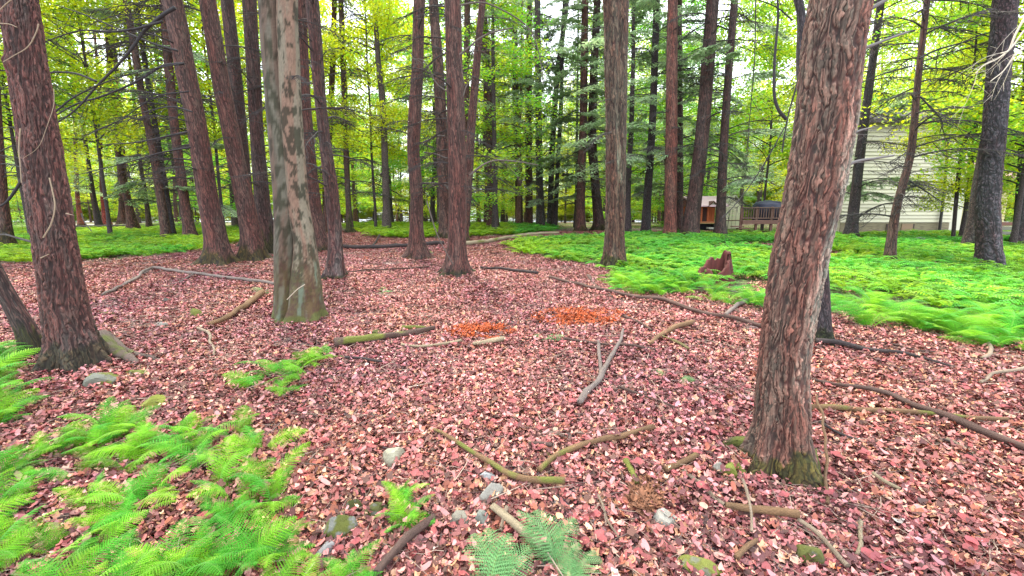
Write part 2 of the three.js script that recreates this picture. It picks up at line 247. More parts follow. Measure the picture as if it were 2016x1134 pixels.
function mapleCrown(seed, h0, h1, spread, limbs, per, hue, size) {
  const r = rng(seed), b = new Buf();
  for (let q = 0; q < limbs; q++) {
    const t = (q + r()) / limbs, h = mix(h0, h1, t), a = q * 2.4 + r() * 1.2, L = spread * Math.sin(Math.PI * (0.22 + 0.7 * t)) * (0.6 + 0.6 * r()), pts = []; let y = h, el = 0.5 * r() + 0.1;
    for (let k = 0; k <= 6; k++) { pts.push(V(Math.cos(a + 0.08 * k) * L * k / 6 + (r() - 0.5) * 0.08, y, Math.sin(a + 0.08 * k) * L * k / 6 + (r() - 0.5) * 0.08)); y += L / 6 * el; el -= 0.08; }
    sweep(b, pts, pts.map((_, k) => 0.017 * (1 - 0.85 * k / 6)), 4, [0.06, 0.055, 0.05]);
    const clumps = 5 + Math.floor(r() * 4);
    for (let c = 0; c < clumps; c++) { // flat tiers of leaves
      const s = 0.3 + 0.7 * r(), k = Math.min(5, Math.floor(s * 6)), o = pts[k].clone().lerp(pts[k + 1], s * 6 - k), cr = 0.35 + 0.5 * r(), ax = r() * 6.28, hu = hue + (r() - 0.5) * 0.5;
      const tip = o.clone().add(V(Math.cos(ax) * cr, 0.05, Math.sin(ax) * cr)); sweep(b, [o, o.clone().lerp(tip, 0.5), tip], [0.008, 0.006, 0.003], 3, [0.06, 0.055, 0.05]);
      for (let n = 0; n < per; n++) {
        const aa = r() * 6.28, rr = cr * Math.sqrt(r()), p = V(mix(o.x, tip.x, 0.6) + Math.cos(aa) * rr, o.y + (r() - 0.5) * 0.55, mix(o.z, tip.z, 0.6) + Math.sin(aa) * rr), la = r() * 6.28;
        kite(b, p, V(Math.cos(la), -0.2 - 0.4 * r(), Math.sin(la)).normalize(), V(-Math.sin(la), (r() - 0.5) * 0.8, Math.cos(la)).normalize(), size * (0.7 + 0.6 * r()), size * 0.36, leafCol(r, hu));
      }
    }
  }
  return b.geo();
}
const HC = [0, 1, 2, 3].map((k) => hemlockCrown(200 + k, 2.6, 16, 3.4, 50, 210)), HHIGH = [0, 1].map((k) => hemlockCrown(220 + k, 9, 14.5, 2.3, 18, 90));
const MC = [0.35, 0.65, 0.1, 0.85].map((h, k) => mapleCrown(240 + k, 1.4, 15, 4.0, 54, 50, h, 0.14)), MLOW = [0, 1].map((k) => mapleCrown(260 + k, 1.6, 7.5, 3.0, 44, 120, 0.5 + 0.25 * k, 0.1));

let treeSeed = 1;
function tree(name, label, cat, barkM, p, o = {}) {
  const seed = treeSeed++, g0 = gpt(p[0][0], p[0][1]), d = o.d ?? Math.min(-g0.z, 34), r = rng(seed * 77 + 3);
  const tr = trunkGeo({ p, d, seed, nr: o.nr ?? (d < 9 ? 40 : 24), ns: o.ns ?? (d < 9 ? 110 : 60), visH: 1.62 + d * 0.5 + 0.5, ...o });
  const t = thing(name, label, cat, tr.base, o.group);
  mesh('trunk', tr.geo, barkM, t);
  for (const [p2, o2, m2] of o.stems ?? []) { const s = trunkGeo({ p: p2, d, seed: seed + 300, nr: 40, ns: 110, visH: 5, ...o2 }), m = mesh('trunk', s.geo, m2 ?? barkM, t); m.position.subVectors(s.base, tr.base); }
  const n = Math.round((o.br ?? 8) * 2.2), lo = o.brLo ?? 1.6, hi = Math.min(tr.top - 0.5, o.brHi ?? 1.62 + d * 0.5);
  for (let k = 0; k < n; k++) {
    const h = lo + (hi - lo) * (k + r() * 0.9) / n, [c, rad] = tr.at(h), a = o.az ? o.az[0] + (o.az[1] - o.az[0]) * r() : r() * 6.283, live = r() < (o.live ?? 0), L = (o.brL ?? 1.6) * (0.45 + 0.8 * r());
    const m = mesh('branch', live ? BOUGHP[Math.floor(r() * 4)] : BOUGH[Math.floor(r() * 7)], live ? M_needle : M_twig, t);
    m.position.set(c.x + Math.cos(a) * rad * 0.8, h, c.z - Math.sin(a) * rad * 0.8); m.rotation.set(0, a, (r() - 0.6) * 0.5, 'YXZ'); m.rotateX((r() - 0.5) * 0.9); m.scale.set(L, L * 0.9, L);
  }
  if (o.crown) { const [geo, m, s = 1, y = 0] = o.crown, [c] = tr.at(Math.min(tr.top, 6)), cm = mesh('crown', geo, m, t); cm.position.set(c.x, y, c.z); cm.rotation.y = r() * 6.28; cm.scale.setScalar(s); }
  return { t, tr, d, base: tr.base };
}
// a bough of a tree drawn through pixels at a given depth, with small twigs
function limb(T, px, d, w0, w1, col = [0.035, 0.03, 0.029], twigs = 5, name = 'branch', label) {
  const P = smooth(px.map(([x, y, dd]) => at(x, y, d + (dd ?? 0)).sub(T.base)), 5), b = new Buf(), r = rng(px[0][0] * 3 + px[0][1] + 11), n = P.length;
  sweep(b, P, P.map((_, k) => 0.4 * mix(w0, w1, k / (n - 1)) * d / F), 6, col, 3, 0.12);
  for (let q = 0; q < twigs; q++) {
    const k = 1 + Math.floor((n - 3) * (q + r()) / twigs), dir = V().subVectors(P[k + 1], P[k]).normalize(), e = V(dir.x + (r() - 0.5) * 1.4, dir.y - 0.2 + (r() - 0.5) * 1.3, dir.z + (r() - 0.5) * 1.4).normalize(), L = (0.25 + 0.5 * r()) * d / 6, tp = [P[k].clone()];
    for (let s = 1; s <= 5; s++) { tp.push(tp[s - 1].clone().addScaledVector(e, L / 5)); e.y -= 0.1; e.x += (r() - 0.5) * 0.4; e.normalize(); }
    sweep(b, tp, [1, 0.85, 0.7, 0.55, 0.4, 0.2].map((f) => 0.55 * f * d / F), 3, col);
    for (let s = 1; s < 5; s++) { const q2 = tp[s].clone().add(V((r() - 0.5) * L * 0.8, -r() * L * 0.3, (r() - 0.5) * L * 0.5)); sweep(b, [tp[s], tp[s].clone().lerp(q2, 0.5), q2], [0.4, 0.3, 0.15].map((f) => f * d / F), 3, col); }
  }
  const m = mesh(name, b.geo(), M_twig, T.t); if (label) m.userData.label = label; return m;
}

// --- the trees one can tell apart
const H_ = 'hemlock_tree';
const lichen = (base, c2, a0, wd, lo, hi) => (a, h) => { const da = Math.abs(Math.atan2(Math.sin(a - a0), Math.cos(a - a0))), k = step(0.1, -0.12, da / wd - 0.7 + (fbm(Math.cos(a) * 4, Math.sin(a) * 4, h * 3) - 0.5) * 1.6) * step(lo - 0.4, lo + 0.3, h) * step(hi + 0.4, hi - 0.3, h); return base.map((q, e) => mix(q, c2[e], k * 0.85)); };
const highCrown = (k) => [HHIGH[k % 2], M_needle];
const R1 = tree('foreground_tree', 'large reddish-brown furrowed trunk leaning right in the right foreground, moss at its foot', 'tree', M.near,
  [[1532, 925, 112], [1538, 850, 108], [1544, 700, 104], [1575, 500, 112], [1597, 400, 116], [1622, 250, 119], [1654, 0, 121]],
  { nr: 200, ns: 620, disp: 0.02, tile: 0.42, visH: 3.4, moss: 0.15, flare: 0.6, fh: 0.15, br: 0, col: lichen([1.15, 1.08, 1.05], [2.1, 2.7, 2.8], 0.75, 0.95, 0.5, 2.3), H: 14, crown: highCrown(0), mossC: [0.55, 0.85, 0.22] });
const L1 = tree('foreground_tree', 'thick purplish-brown trunk at the left edge with pale broken twigs on its bark', 'tree', M.nearPurple,
  [[160, 722, 112], [136, 640, 100], [112, 500, 92], [82, 300, 86], [58, 150, 80], [38, 0, 77]],
  { nr: 150, ns: 420, disp: 0.024, tile: 0.5, visH: 4.6, moss: 0.26, flare: 0.55, fh: 0.14, br: 0, H: 14, crown: highCrown(1), mossC: [0.5, 0.8, 0.5], knots: [[1.9, 2.9, 0.07]] });
const L0 = tree('leaning_tree', 'dark slanting trunk behind the thick trunk at the left edge, ferns at its foot', 'tree', M.purple, [[88, 702, 52], [48, 640, 46], [5, 565, 42], [-40, 480, 40], [-110, 330, 38]], { br: 2, brL: 0.8, moss: 0.25, H: 9 });
tree(H_, 'mossy reddish trunk cut by the left edge of the photo above bright ferns', 'tree', M.red, [[10, 458, 36], [8, 430, 28], [2, 350, 24], [-8, 200, 22], [-20, 0, 20]], { d: 13, br: 10, moss: 0.6, az: [-0.5, 0.8] });
const T4 = tree(H_, 'red-brown trunk curving left, leftmost of the close cluster beside the pale-barked tree', 'tree', M.red, [[432, 520, 62], [425, 470, 48], [408, 380, 42], [388, 250, 41], [362, 120, 41], [338, 0, 42]], { br: 14, brL: 1.5, brLo: 1.9, moss: 0.25, az: [1.7, 4.6], crown: highCrown(0) });
const T5 = tree(H_, 'red-brown trunk leaning left, second from left in the close cluster of trunks', 'tree', M.red, [[500, 514, 52], [490, 440, 40], [462, 300, 36], [433, 150, 34], [408, 0, 33]], { br: 10, brL: 1.1, brLo: 1.8, moss: 0.3, crown: highCrown(1) });
tree(H_, 'dull purplish trunk half hidden behind the second trunk of the close cluster', 'tree', M.purple, [[492, 488, 34], [484, 400, 30], [472, 250, 28], [460, 120, 26], [447, 0, 25]], { br: 8, brL: 1.2 });
tree(H_, 'dark trunk just left of the pale-barked twin tree with a mossy foot', 'tree', M.purple, [[532, 500, 42], [518, 410, 32], [505, 250, 27], [498, 120, 27], [491, 0, 27]], { br: 9, brL: 1.2, moss: 0.45 });
const beechBase = [0.3, 0.235, 0.19];
const beechCol = (mossy, pale) => (a, h, ca, sa) => {
  const n = fbm(ca * 2.4 + mossy * 5, sa * 2.4, h * 9), n2 = fbm(ca * 8, sa * 8 + 4, h * 30), blot = step(0.0, 0.05, n + 0.3 * n2 - 0.68 + 0.015 * mossy);
  const n4 = noise(ca * 26, sa * 26, h * 70); let c = pale.map((q) => q * (0.62 + 0.4 * n2 + 0.45 * n4)); c = c.map((q, e) => mix(q, [0.05, 0.046, 0.024][e], blot * 0.92));
  const low = step(1.15, 0.5, h + (n2 - 0.5) * 1.6), mid = step(0.35, 0.6, n2); c = c.map((q, e) => mix(q, mix([0.1, 0.055, 0.035][e], [0.15, 0.125, 0.045][e], mid), low * 0.85));
  const pt = step(0.62, 0.7, fbm(ca * 3 + 2, sa * 3, h * 3)) * step(1, 0.6, h); return c.map((q, e) => mix(q, [0.25, 0.3, 0.24][e], pt * 0.8));
};
const BE = tree('beech_tree', 'twin-stemmed tree with smooth pale bark and dark moss blotches left of centre', 'tree', M_beech, [[603, 632, 66], [602, 560, 62], [600, 480, 44], [587, 400, 43], [575, 250, 42], [569, 120, 41], [566, 0, 40]],
  { nr: 72, ns: 240, br: 3, brL: 0.8, brLo: 2.6, moss: 0.12, flare: 0.4, col: beechCol(0, beechBase), mossC: [0.16, 0.2, 0.05], stems: [[[[562, 628, 48], [562, 560, 46], [560, 400, 44], [548, 250, 42], [537, 120, 41], [529, 0, 40]], { col: beechCol(1.2, [0.17, 0.145, 0.12]), moss: 0.12, flare: 0.35, mossC: [0.16, 0.2, 0.05] }]], crown: highCrown(1) });
tree(H_, 'slim red-brown trunk just right of the pale-barked twin tree, farther back', 'tree', M.red, [[636, 496, 34], [622, 420, 25], [606, 250, 20], [598, 120, 19], [594, 0, 18]], { br: 12, brL: 1.3 });
const T10 = tree(H_, 'crooked greyish trunk right of the pale-barked twin tree with a pale lower half', 'tree', M.purple, [[658, 549, 42], [660, 470, 27], [652, 370, 28], [640, 280, 23], [630, 190, 23], [614, 0, 26]], { br: 10, brL: 1.2, brLo: 1.5, moss: 0.08, col: lichen([1.1, 1.0, 0.95], [1.9, 2.1, 2.2], 1.1, 1.0, -0.3, 0.9), crown: highCrown(0) });
tree(H_, 'very slim reddish trunk seen between two trunks right of the twin tree', 'tree', M.red, [[643, 458, 14], [645, 380, 12], [652, 200, 11], [658, 0, 10]], { br: 12, brL: 1.4 });
tree(H_, 'thin mossy yellowish-brown trunk left of the bright fern bank at centre left', 'tree', M.shaggy, [[690, 459, 16], [686, 400, 11], [680, 250, 11], [671, 0, 10]], { br: 22, brL: 2.0, moss: 0.7 });
const T13 = tree(H_, 'red-brown trunk with a kink at mid height, left of the two central trunks', 'tree', M.red, [[824, 510, 42], [820, 450, 27], [820, 380, 25], [814, 300, 24], [816, 240, 26], [822, 140, 22], [826, 0, 21]], { br: 7, brL: 1.3, brLo: 1.8, moss: 0.05, flare: 0.8, lobes: 4, knots: [[1.5, 2.1, 0.1]], crown: highCrown(1) });
tree(H_, 'grey-brown trunk standing in ferns behind and between the two central trunks', 'tree', M.brown, [[876, 470, 26], [876, 400, 24], [872, 300, 23], [862, 120, 20], [853, 0, 17]], { br: 12, brL: 1.8 });
tree('birch_tree', 'thin pale trunk far behind the two central trunks', 'tree', M.grey, [[866, 440, 12], [865, 380, 10], [862, 240, 9], [858, 100, 8]], { d: 26, br: 6, col: () => [2, 2, 1.9] });
const T15 = tree(H_, 'straight red-brown trunk at centre with a mossy flaring root foot', 'tree', M.red, [[899, 542, 50], [900, 480, 36], [901, 400, 35], [898, 250, 34], [894, 120, 31], [891, 0, 30]], { br: 12, brL: 1.2, brLo: 1.4, moss: 0.13, flare: 0.7, lobes: 6, mossC: [0.35, 0.75, 0.25], crown: highCrown(0) });
tree(H_, 'slanting reddish trunk leaning right behind the straight central trunk', 'tree', M.red, [[908, 476, 26], [921, 360, 18], [928, 250, 16], [938, 130, 14], [950, 0, 12]], { br: 14, brL: 1.6 });
tree(H_, 'slim upright trunk showing just right of the top of the straight central trunk', 'tree', M.brown, [[918, 458, 16], [917, 250, 12], [920, 0, 11]], { d: 20, br: 10, brL: 1.8 });
tree(H_, 'reddish trunk standing behind the fern bank right of the central trunks', 'tree', M.red, [[971, 446, 26], [970, 400, 19], [967, 300, 17], [958, 140, 16], [950, 0, 14]], { d: 22, br: 16, brL: 2.0, crown: [HC[0], M_needle, 1, 2.6] });
const mids = [
  ['upright dark trunk left of a red-based trunk beyond the fern mound at centre', M.brown, [[1022, 438, 15], [1020, 300, 13], [1014, 150, 12], [1012, 0, 11]], 28, 0],
  ['slim trunk with a dark red base beyond the right end of the fern mound', M.red, [[1042, 440, 15], [1042, 330, 12], [1042, 150, 11], [1043, 0, 9]], 28, 1],
  ['grey upright trunk at the right end of the fern mound', M.grey, [[1065, 444, 18], [1062, 350, 14], [1060, 200, 12], [1058, 0, 11]], 25, 0],
  ['thin grey trunk slanting up to the right in the gap at centre', M.grey, [[1083, 444, 13], [1086, 330, 10], [1097, 150, 10], [1116, 0, 9]], 26, 0],
  ['thin dark trunk slanting right beside the grey slanting one at centre', M.dark, [[1092, 446, 11], [1097, 350, 8], [1104, 220, 8], [1108, 60, 6]], 25, 0],
  ['red-based trunk with sprays of hemlock needles left of the grooved trunk', M.red, [[1143, 452, 22], [1143, 400, 17], [1148, 250, 15], [1152, 0, 12]], 22, 2],
  ['dark trunk leaning left close beside the grooved trunk, farther back', M.purple, [[1181, 450, 24], [1175, 400, 18], [1166, 280, 17], [1170, 120, 15], [1176, 0, 13]], 23, 2],
  ['straight dark slim trunk right of the grooved trunk', M.dark, [[1271, 463, 21], [1274, 400, 16], [1284, 250, 14], [1289, 120, 13], [1293, 0, 12]], 19, 2],
];
for (const [label, m, p, d, crown] of mids) tree(H_, label, 'tree', m, p, { d, br: 16, brL: 2.0, live: crown ? 0.5 : 0.15, crown: crown ? [HC[(d + crown) % 4], M_needle, 0.9, crown === 2 ? 0.4 : 2] : undefined });
const T25 = tree('grooved_tree', 'thick grey-brown trunk with deep vertical grooves standing at the fern edge right of centre', 'tree', M.shaggy, [[1211, 530, 50], [1210, 470, 38], [1212, 380, 38], [1213, 250, 39], [1213, 120, 43], [1212, 0, 46]],
  { nr: 90, ns: 240, disp: 0.03, tile: 0.8, br: 4, brL: 0.9, moss: 0.3, flare: 0.4, groove: 0.3, ga: 1.35, col: lichen([1, 1, 0.9], [1.6, 2.2, 2.0], 1.45, 0.4, 1.6, 3.0), crown: highCrown(1) });
const T27 = tree(H_, 'bright rusty-red trunk with flaking bark standing in ferns in front of a darker trunk', 'tree', M.stripped, [[1319, 466, 27], [1320, 400, 24], [1322, 250, 23], [1323, 120, 21], [1324, 0, 19]], { d: 17, br: 5, brL: 1.2, disp: 0.02, nr: 40, ns: 120 });
tree(H_, 'slim dark trunk close behind the rusty-red trunk', 'tree', M.purple, [[1337, 460, 17], [1337, 300, 15], [1337, 0, 12]], { d: 20, br: 14, brL: 2, live: 0.3 });
tree(H_, 'mauve-brown trunk leaning right between the rusty trunk and the red playhouse', 'tree', M.purple, [[1357, 463, 38], [1366, 400, 30], [1382, 270, 27], [1394, 120, 25], [1403, 0, 24]], { d: 17, br: 14, brL: 1.8, brLo: 1.5, live: 0.2 });
tree(H_, 'mauve-brown trunk standing in front of the red playhouse', 'tree', M.purple, [[1418, 465, 28], [1419, 420, 20], [1424, 300, 17], [1434, 150, 15], [1446, 0, 14]], { d: 17, br: 18, brL: 1.9, brLo: 1.5, live: 0.2, flare: 0.9 });
const R2 = tree('knotty_tree', 'dark knotty trunk mostly hidden behind the large right foreground trunk', 'tree', M.dark, [[1622, 680, 34], [1620, 600, 32], [1608, 450, 30], [1590, 250, 24], [1577, 130, 18], [1571, 0, 17]], { br: 0, knots: [[1.2, 3.0, 0.09], [1.2, 2.6, 0.08]], H: 11 });
const R3 = tree(H_, 'slender trunk leaning right in front of the pale house wall', 'tree', M.brown, [[1750, 520, 27], [1763, 420, 19], [1793, 300, 17], [1808, 150, 14], [1825, 0, 13]], { br: 22, brL: 1.5, brLo: 1.1, crown: highCrown(0) });
tree(H_, 'dark trunk with patchy bark right of the large foreground trunk, against the house', 'tree', M.dark, [[1675, 467, 30], [1680, 420, 23], [1694, 300, 20], [1714, 150, 17], [1735, 0, 15]], { d: 16.5, br: 18, brL: 1.8, brLo: 1.4, live: 0.25 });
const R5 = tree('cherry_tree', 'thick dark scaly-barked trunk near the right edge standing in ferns', 'tree', M.dark, [[1950, 535, 64], [1947, 480, 54], [1945, 400, 52], [1958, 250, 50], [1968, 120, 50], [1979, 0, 50]], { nr: 90, ns: 240, disp: 0.022, bark: barkScale, tile: 0.9, br: 6, brL: 1.1, brLo: 2, moss: 0.1, flare: 0.25, col: lichen([1, 1, 1.05], [1.9, 1.9, 2.0], 0.9, 1.3, -1, 1.5), crown: highCrown(1) });
tree('leaning_tree', 'grey trunk slanting right, half hidden behind the scaly trunk near the right edge', 'tree', M.grey, [[1905, 500, 34], [1914, 440, 26], [1930, 330, 22], [1960, 160, 18]], { d: 13, br: 3, moss: 0.2 });
tree(H_, 'dark trunk cut by the right edge of the photo beside a brown fence', 'tree', M.dark, [[2003, 490, 32], [2008, 420, 26], [2018, 250, 22], [2028, 60, 18]], { d: 14, br: 8, az: [2, 4.3] });
// left background
const lefts = [
  ['mottled trunk curving left near the upper left, left of its thinner neighbour that crosses it', M.brown, [[326, 449, 22], [318, 400, 18], [300, 290, 16], [280, 190, 15], [262, 80, 14], [248, 0, 13]], 16, 14],
  ['thinner dark trunk crossing behind the mottled trunk near the upper left', M.dark, [[337, 449, 18], [330, 400, 13], [310, 275, 12], [288, 140, 11], [268, 0, 10]], 17, 14],
  ['red trunk left of the close cluster, just behind its curving leftmost trunk', M.red, [[374, 449, 28], [364, 400, 21], [346, 270, 19], [332, 130, 18], [322, 0, 17]], 16, 16],
  ['reddish trunk with a flared grey foot standing on the pale clearing at left', M.red, [[263, 444, 30], [255, 410, 17], [240, 340, 16], [227, 250, 15], [216, 120, 12], [208, 0, 10]], 21, 14],
  ['short-looking thick reddish trunk behind the flared one on the pale clearing', M.red, [[246, 438, 36], [245, 400, 22], [238, 300, 18], [228, 150, 14]], 26, 8],
  ['slim dark trunk on the pale clearing right of the thick trunk', M.dark, [[195, 438, 16], [186, 390, 8], [172, 300, 7], [158, 190, 6]], 24, 8],
  ['thin leaning trunk right of the pale clearing', M.shaggy, [[293, 440, 14], [286, 380, 9], [273, 300, 8], [262, 180, 7]], 22, 10],
  ['orange-tan trunk at the edge of the yellow lawn at far left', M.stripped, [[160, 432, 18], [155, 410, 10], [150, 330, 9], [146, 200, 7]], 28, 5],
  ['vivid red trunk on the pale clearing at far left', M.stripped, [[211, 434, 20], [205, 410, 11], [200, 350, 9], [196, 200, 7]], 27, 5],
];
for (const [label, m, p, d, br] of lefts) { const s = label.startsWith('vivid'); tree(H_, label, 'tree', m, p, { d, br, brL: 1.7, brLo: 1.3, live: 0.15, col: s ? (a, h) => h < 2 ? [1.9, 0.75, 0.75] : [1, 1, 1] : label.startsWith('orange') ? (a, h) => h < 2 ? [1.9, 1.35, 1] : [1, 1, 1] : undefined }); }
// bare curved maple stem by the house, with bright low leaves
tree('maple_sapling', 'crooked dark bare stem curving up in front of the red porch roof', 'tree', M.dark, [[1878, 466, 9], [1884, 380, 9], [1890, 320, 10], [1898, 280, 9], [1918, 245, 8], [1924, 225, 7], [1916, 150, 6], [1922, 60, 4]], { d: 15, br: 4, brL: 1, nr: 10, flare: 0.2 });

// boughs the photo shows singly
for (const [px, d, w0, w1, t] of [
  [[[345, 15], [320, 30], [285, 60], [260, 95], [230, 130], [190, 170], [150, 215], [100, 250]], 8.4, 9, 3, 8], [[[362, 125], [320, 130], [270, 160], [200, 190], [150, 205], [108, 228]], 8.6, 7, 3, 9], [[[320, 42], [260, 58], [215, 62], [160, 60], [100, 78], [60, 95]], 8.3, 6, 2, 7],
  [[[350, 100], [300, 85], [240, 60], [170, 30], [110, 10]], 8.8, 5, 2, 7], [[[368, 260], [330, 268], [270, 280], [200, 285]], 8.2, 6, 2, 7], [[[375, 290], [320, 300], [250, 320], [150, 345]], 8.5, 5, 1.5, 7], [[[190, 160], [150, 145], [110, 142], [60, 150], [0, 175]], 8.0, 5, 2, 6], [[[372, 180], [310, 190], [230, 240], [160, 270]], 8.9, 4, 1.5, 8], [[[378, 220], [340, 210], [270, 225], [180, 260]], 8.3, 4, 1.5, 8],
]) limb(T4, px, d, w0, w1, [0.022, 0.02, 0.021], t);
for (const [px, w0, w1, lb] of [
  [[[76, 47], [72, 62], [55, 92], [30, 108], [6, 122]], 5, 3, 'pale broken twig'], [[[22, 0], [10, 10], [0, 20]], 5, 4, 'pale broken twig'], [[[0, 46], [20, 48], [34, 54]], 5, 3, 'pale broken twig'], [[[40, 253], [37, 290], [40, 330], [42, 360]], 6, 3, 'pale broken twig'], [[[97, 350], [104, 380], [108, 405], [101, 440], [85, 468]], 5, 6, 'pale broken twig'], [[[106, 175], [106, 205], [92, 250], [75, 290], [45, 312]], 3, 1.5, 'pale broken twig'], [[[80, 508], [97, 500]], 6, 3, 'pale broken twig'], [[[130, 420], [145, 424]], 5, 2, 'pale broken twig']
]) limb(L1, px.length < 3 ? [px[0], [(px[0][0] + px[1][0]) / 2, (px[0][1] + px[1][1]) / 2], px[1]] : px, L1.d - 0.27, w0 * 0.55, w1 * 0.55, [0.22, 0.165, 0.11], 0, 'broken_twig', lb);
limb(L1, [[52, 340], [30, 375], [10, 400], [-10, 410]], L1.d, 8, 4, [0.022, 0.02, 0.021], 3); limb(L1, [[70, 478], [40, 470], [10, 462], [-10, 462]], L1.d, 6, 3, [0.06, 0.055, 0.05], 2); limb(L1, [[160, 420], [165, 435], [180, 455]], L1.d + 0.1, 3, 2, [0.06, 0.055, 0.05], 0);
limb(L1, [[100, 225], [115, 215], [140, 195], [200, 165], [280, 140], [360, 125]], L1.d + 0.6, 5, 2, [0.022, 0.02, 0.021], 4);
limb(BE, [[565, 590], [585, 570], [600, 560]], BE.d - 0.4, 2, 2, [0.4, 0.33, 0.25], 0);
for (const [px, d, w0, w1, t] of [[[[833, 280], [845, 275], [860, 268], [876, 268]], 9.6, 5, 3, 0], [[[835, 300], [855, 303], [880, 312]], 9.6, 4, 3, 0]]) limb(T13, px, d, w0, w1, [0.07, 0.06, 0.055], t);
for (const [px, d, w0, w1, t] of [[[[905, 108], [925, 92], [945, 75], [975, 62], [1010, 55]], 7.8, 5, 3, 5], [[[912, 190], [918, 170], [930, 150]], 7.8, 3, 1.5, 2], [[[925, 345], [950, 325], [975, 316], [1008, 317], [1060, 325]], 8.2, 5, 2, 4], [[[905, 10], [950, 5], [990, 20], [1030, 45], [1048, 65], [1062, 110], [1070, 165]], 7.8, 4, 2, 5], [[[880, 180], [860, 165], [835, 120], [815, 115]], 7.8, 3, 1.5, 2], [[[840, 395], [860, 460], [880, 500], [892, 520]], 8.1, 3, 2, 0]]) limb(T15, px, d, w0, w1, [0.08, 0.065, 0.055], t);
for (const [px, d, w0, w1, t] of [[[[1660, 335], [1675, 322], [1700, 315], [1722, 312], [1760, 306]], 2.75, 9, 4, 2], [[[1705, 22], [1730, 8], [1755, -6]], 2.7, 10, 7, 0], [[[1700, 95], [1720, 88], [1745, 78], [1790, 62]], 2.8, 8, 4, 3], [[[1672, 330], [1668, 360], [1655, 395], [1645, 430]], 2.6, 4, 2, 1], [[[1655, 275], [1690, 258], [1720, 250]], 2.9, 7, 3, 2]]) limb(R1, px, d, w0, w1, [0.13, 0.12, 0.115], t);
for (const [px, d, w0, w1, t] of [[[[1580, 130], [1565, 180], [1550, 235], [1540, 300]], 5.5, 5, 3, 3], [[[1548, 235], [1532, 215], [1525, 190], [1525, 120], [1532, 30], [1530, -10]], 5.6, 9, 5, 6], [[[1560, 40], [1530, 15], [1480, -5]], 5.5, 4, 2, 4], [[[1488, -10], [1487, 70], [1485, 130], [1478, 210], [1470, 300]], 5.6, 3, 1.5, 5], [[[1545, 250], [1500, 330], [1450, 400], [1420, 430]], 5.8, 3, 1.5, 5]]) limb(R2, px, d, w0, w1, [0.022, 0.02, 0.021], t);
for (const [px, d, w0, w1, t] of [[[[1810, 115], [1840, 100], [1890, 85], [1930, 75]], 9.5, 5, 2, 6], [[[1812, 190], [1840, 220], [1855, 240], [1850, 262]], 9.6, 4, 2, 6], [[[1790, 355], [1820, 375], [1855, 398]], 9.4, 4, 2, 4], [[[1800, 60], [1760, 70], [1710, 80]], 9.6, 5, 2, 6], [[[1795, 130], [1740, 145], [1690, 165]], 9.7, 4, 2, 6]]) limb(R3, px, d, w0, w1, [0.022, 0.02, 0.021], t);
for (const [px, d, w0, w1, t] of [[[[2016, 60], [1990, 95], [1965, 115], [1935, 130], [1920, 145]], 7.2, 4, 2, 3], [[[2030, 90], [2000, 105], [1990, 120], [1975, 140], [1950, 160]], 7.3, 4, 2, 3], [[[2020, 30], [1998, 70], [1985, 100], [1970, 105]], 7.1, 5, 3, 2]]) limb(R5, px, d, w0, w1, [0.4, 0.35, 0.28], t);

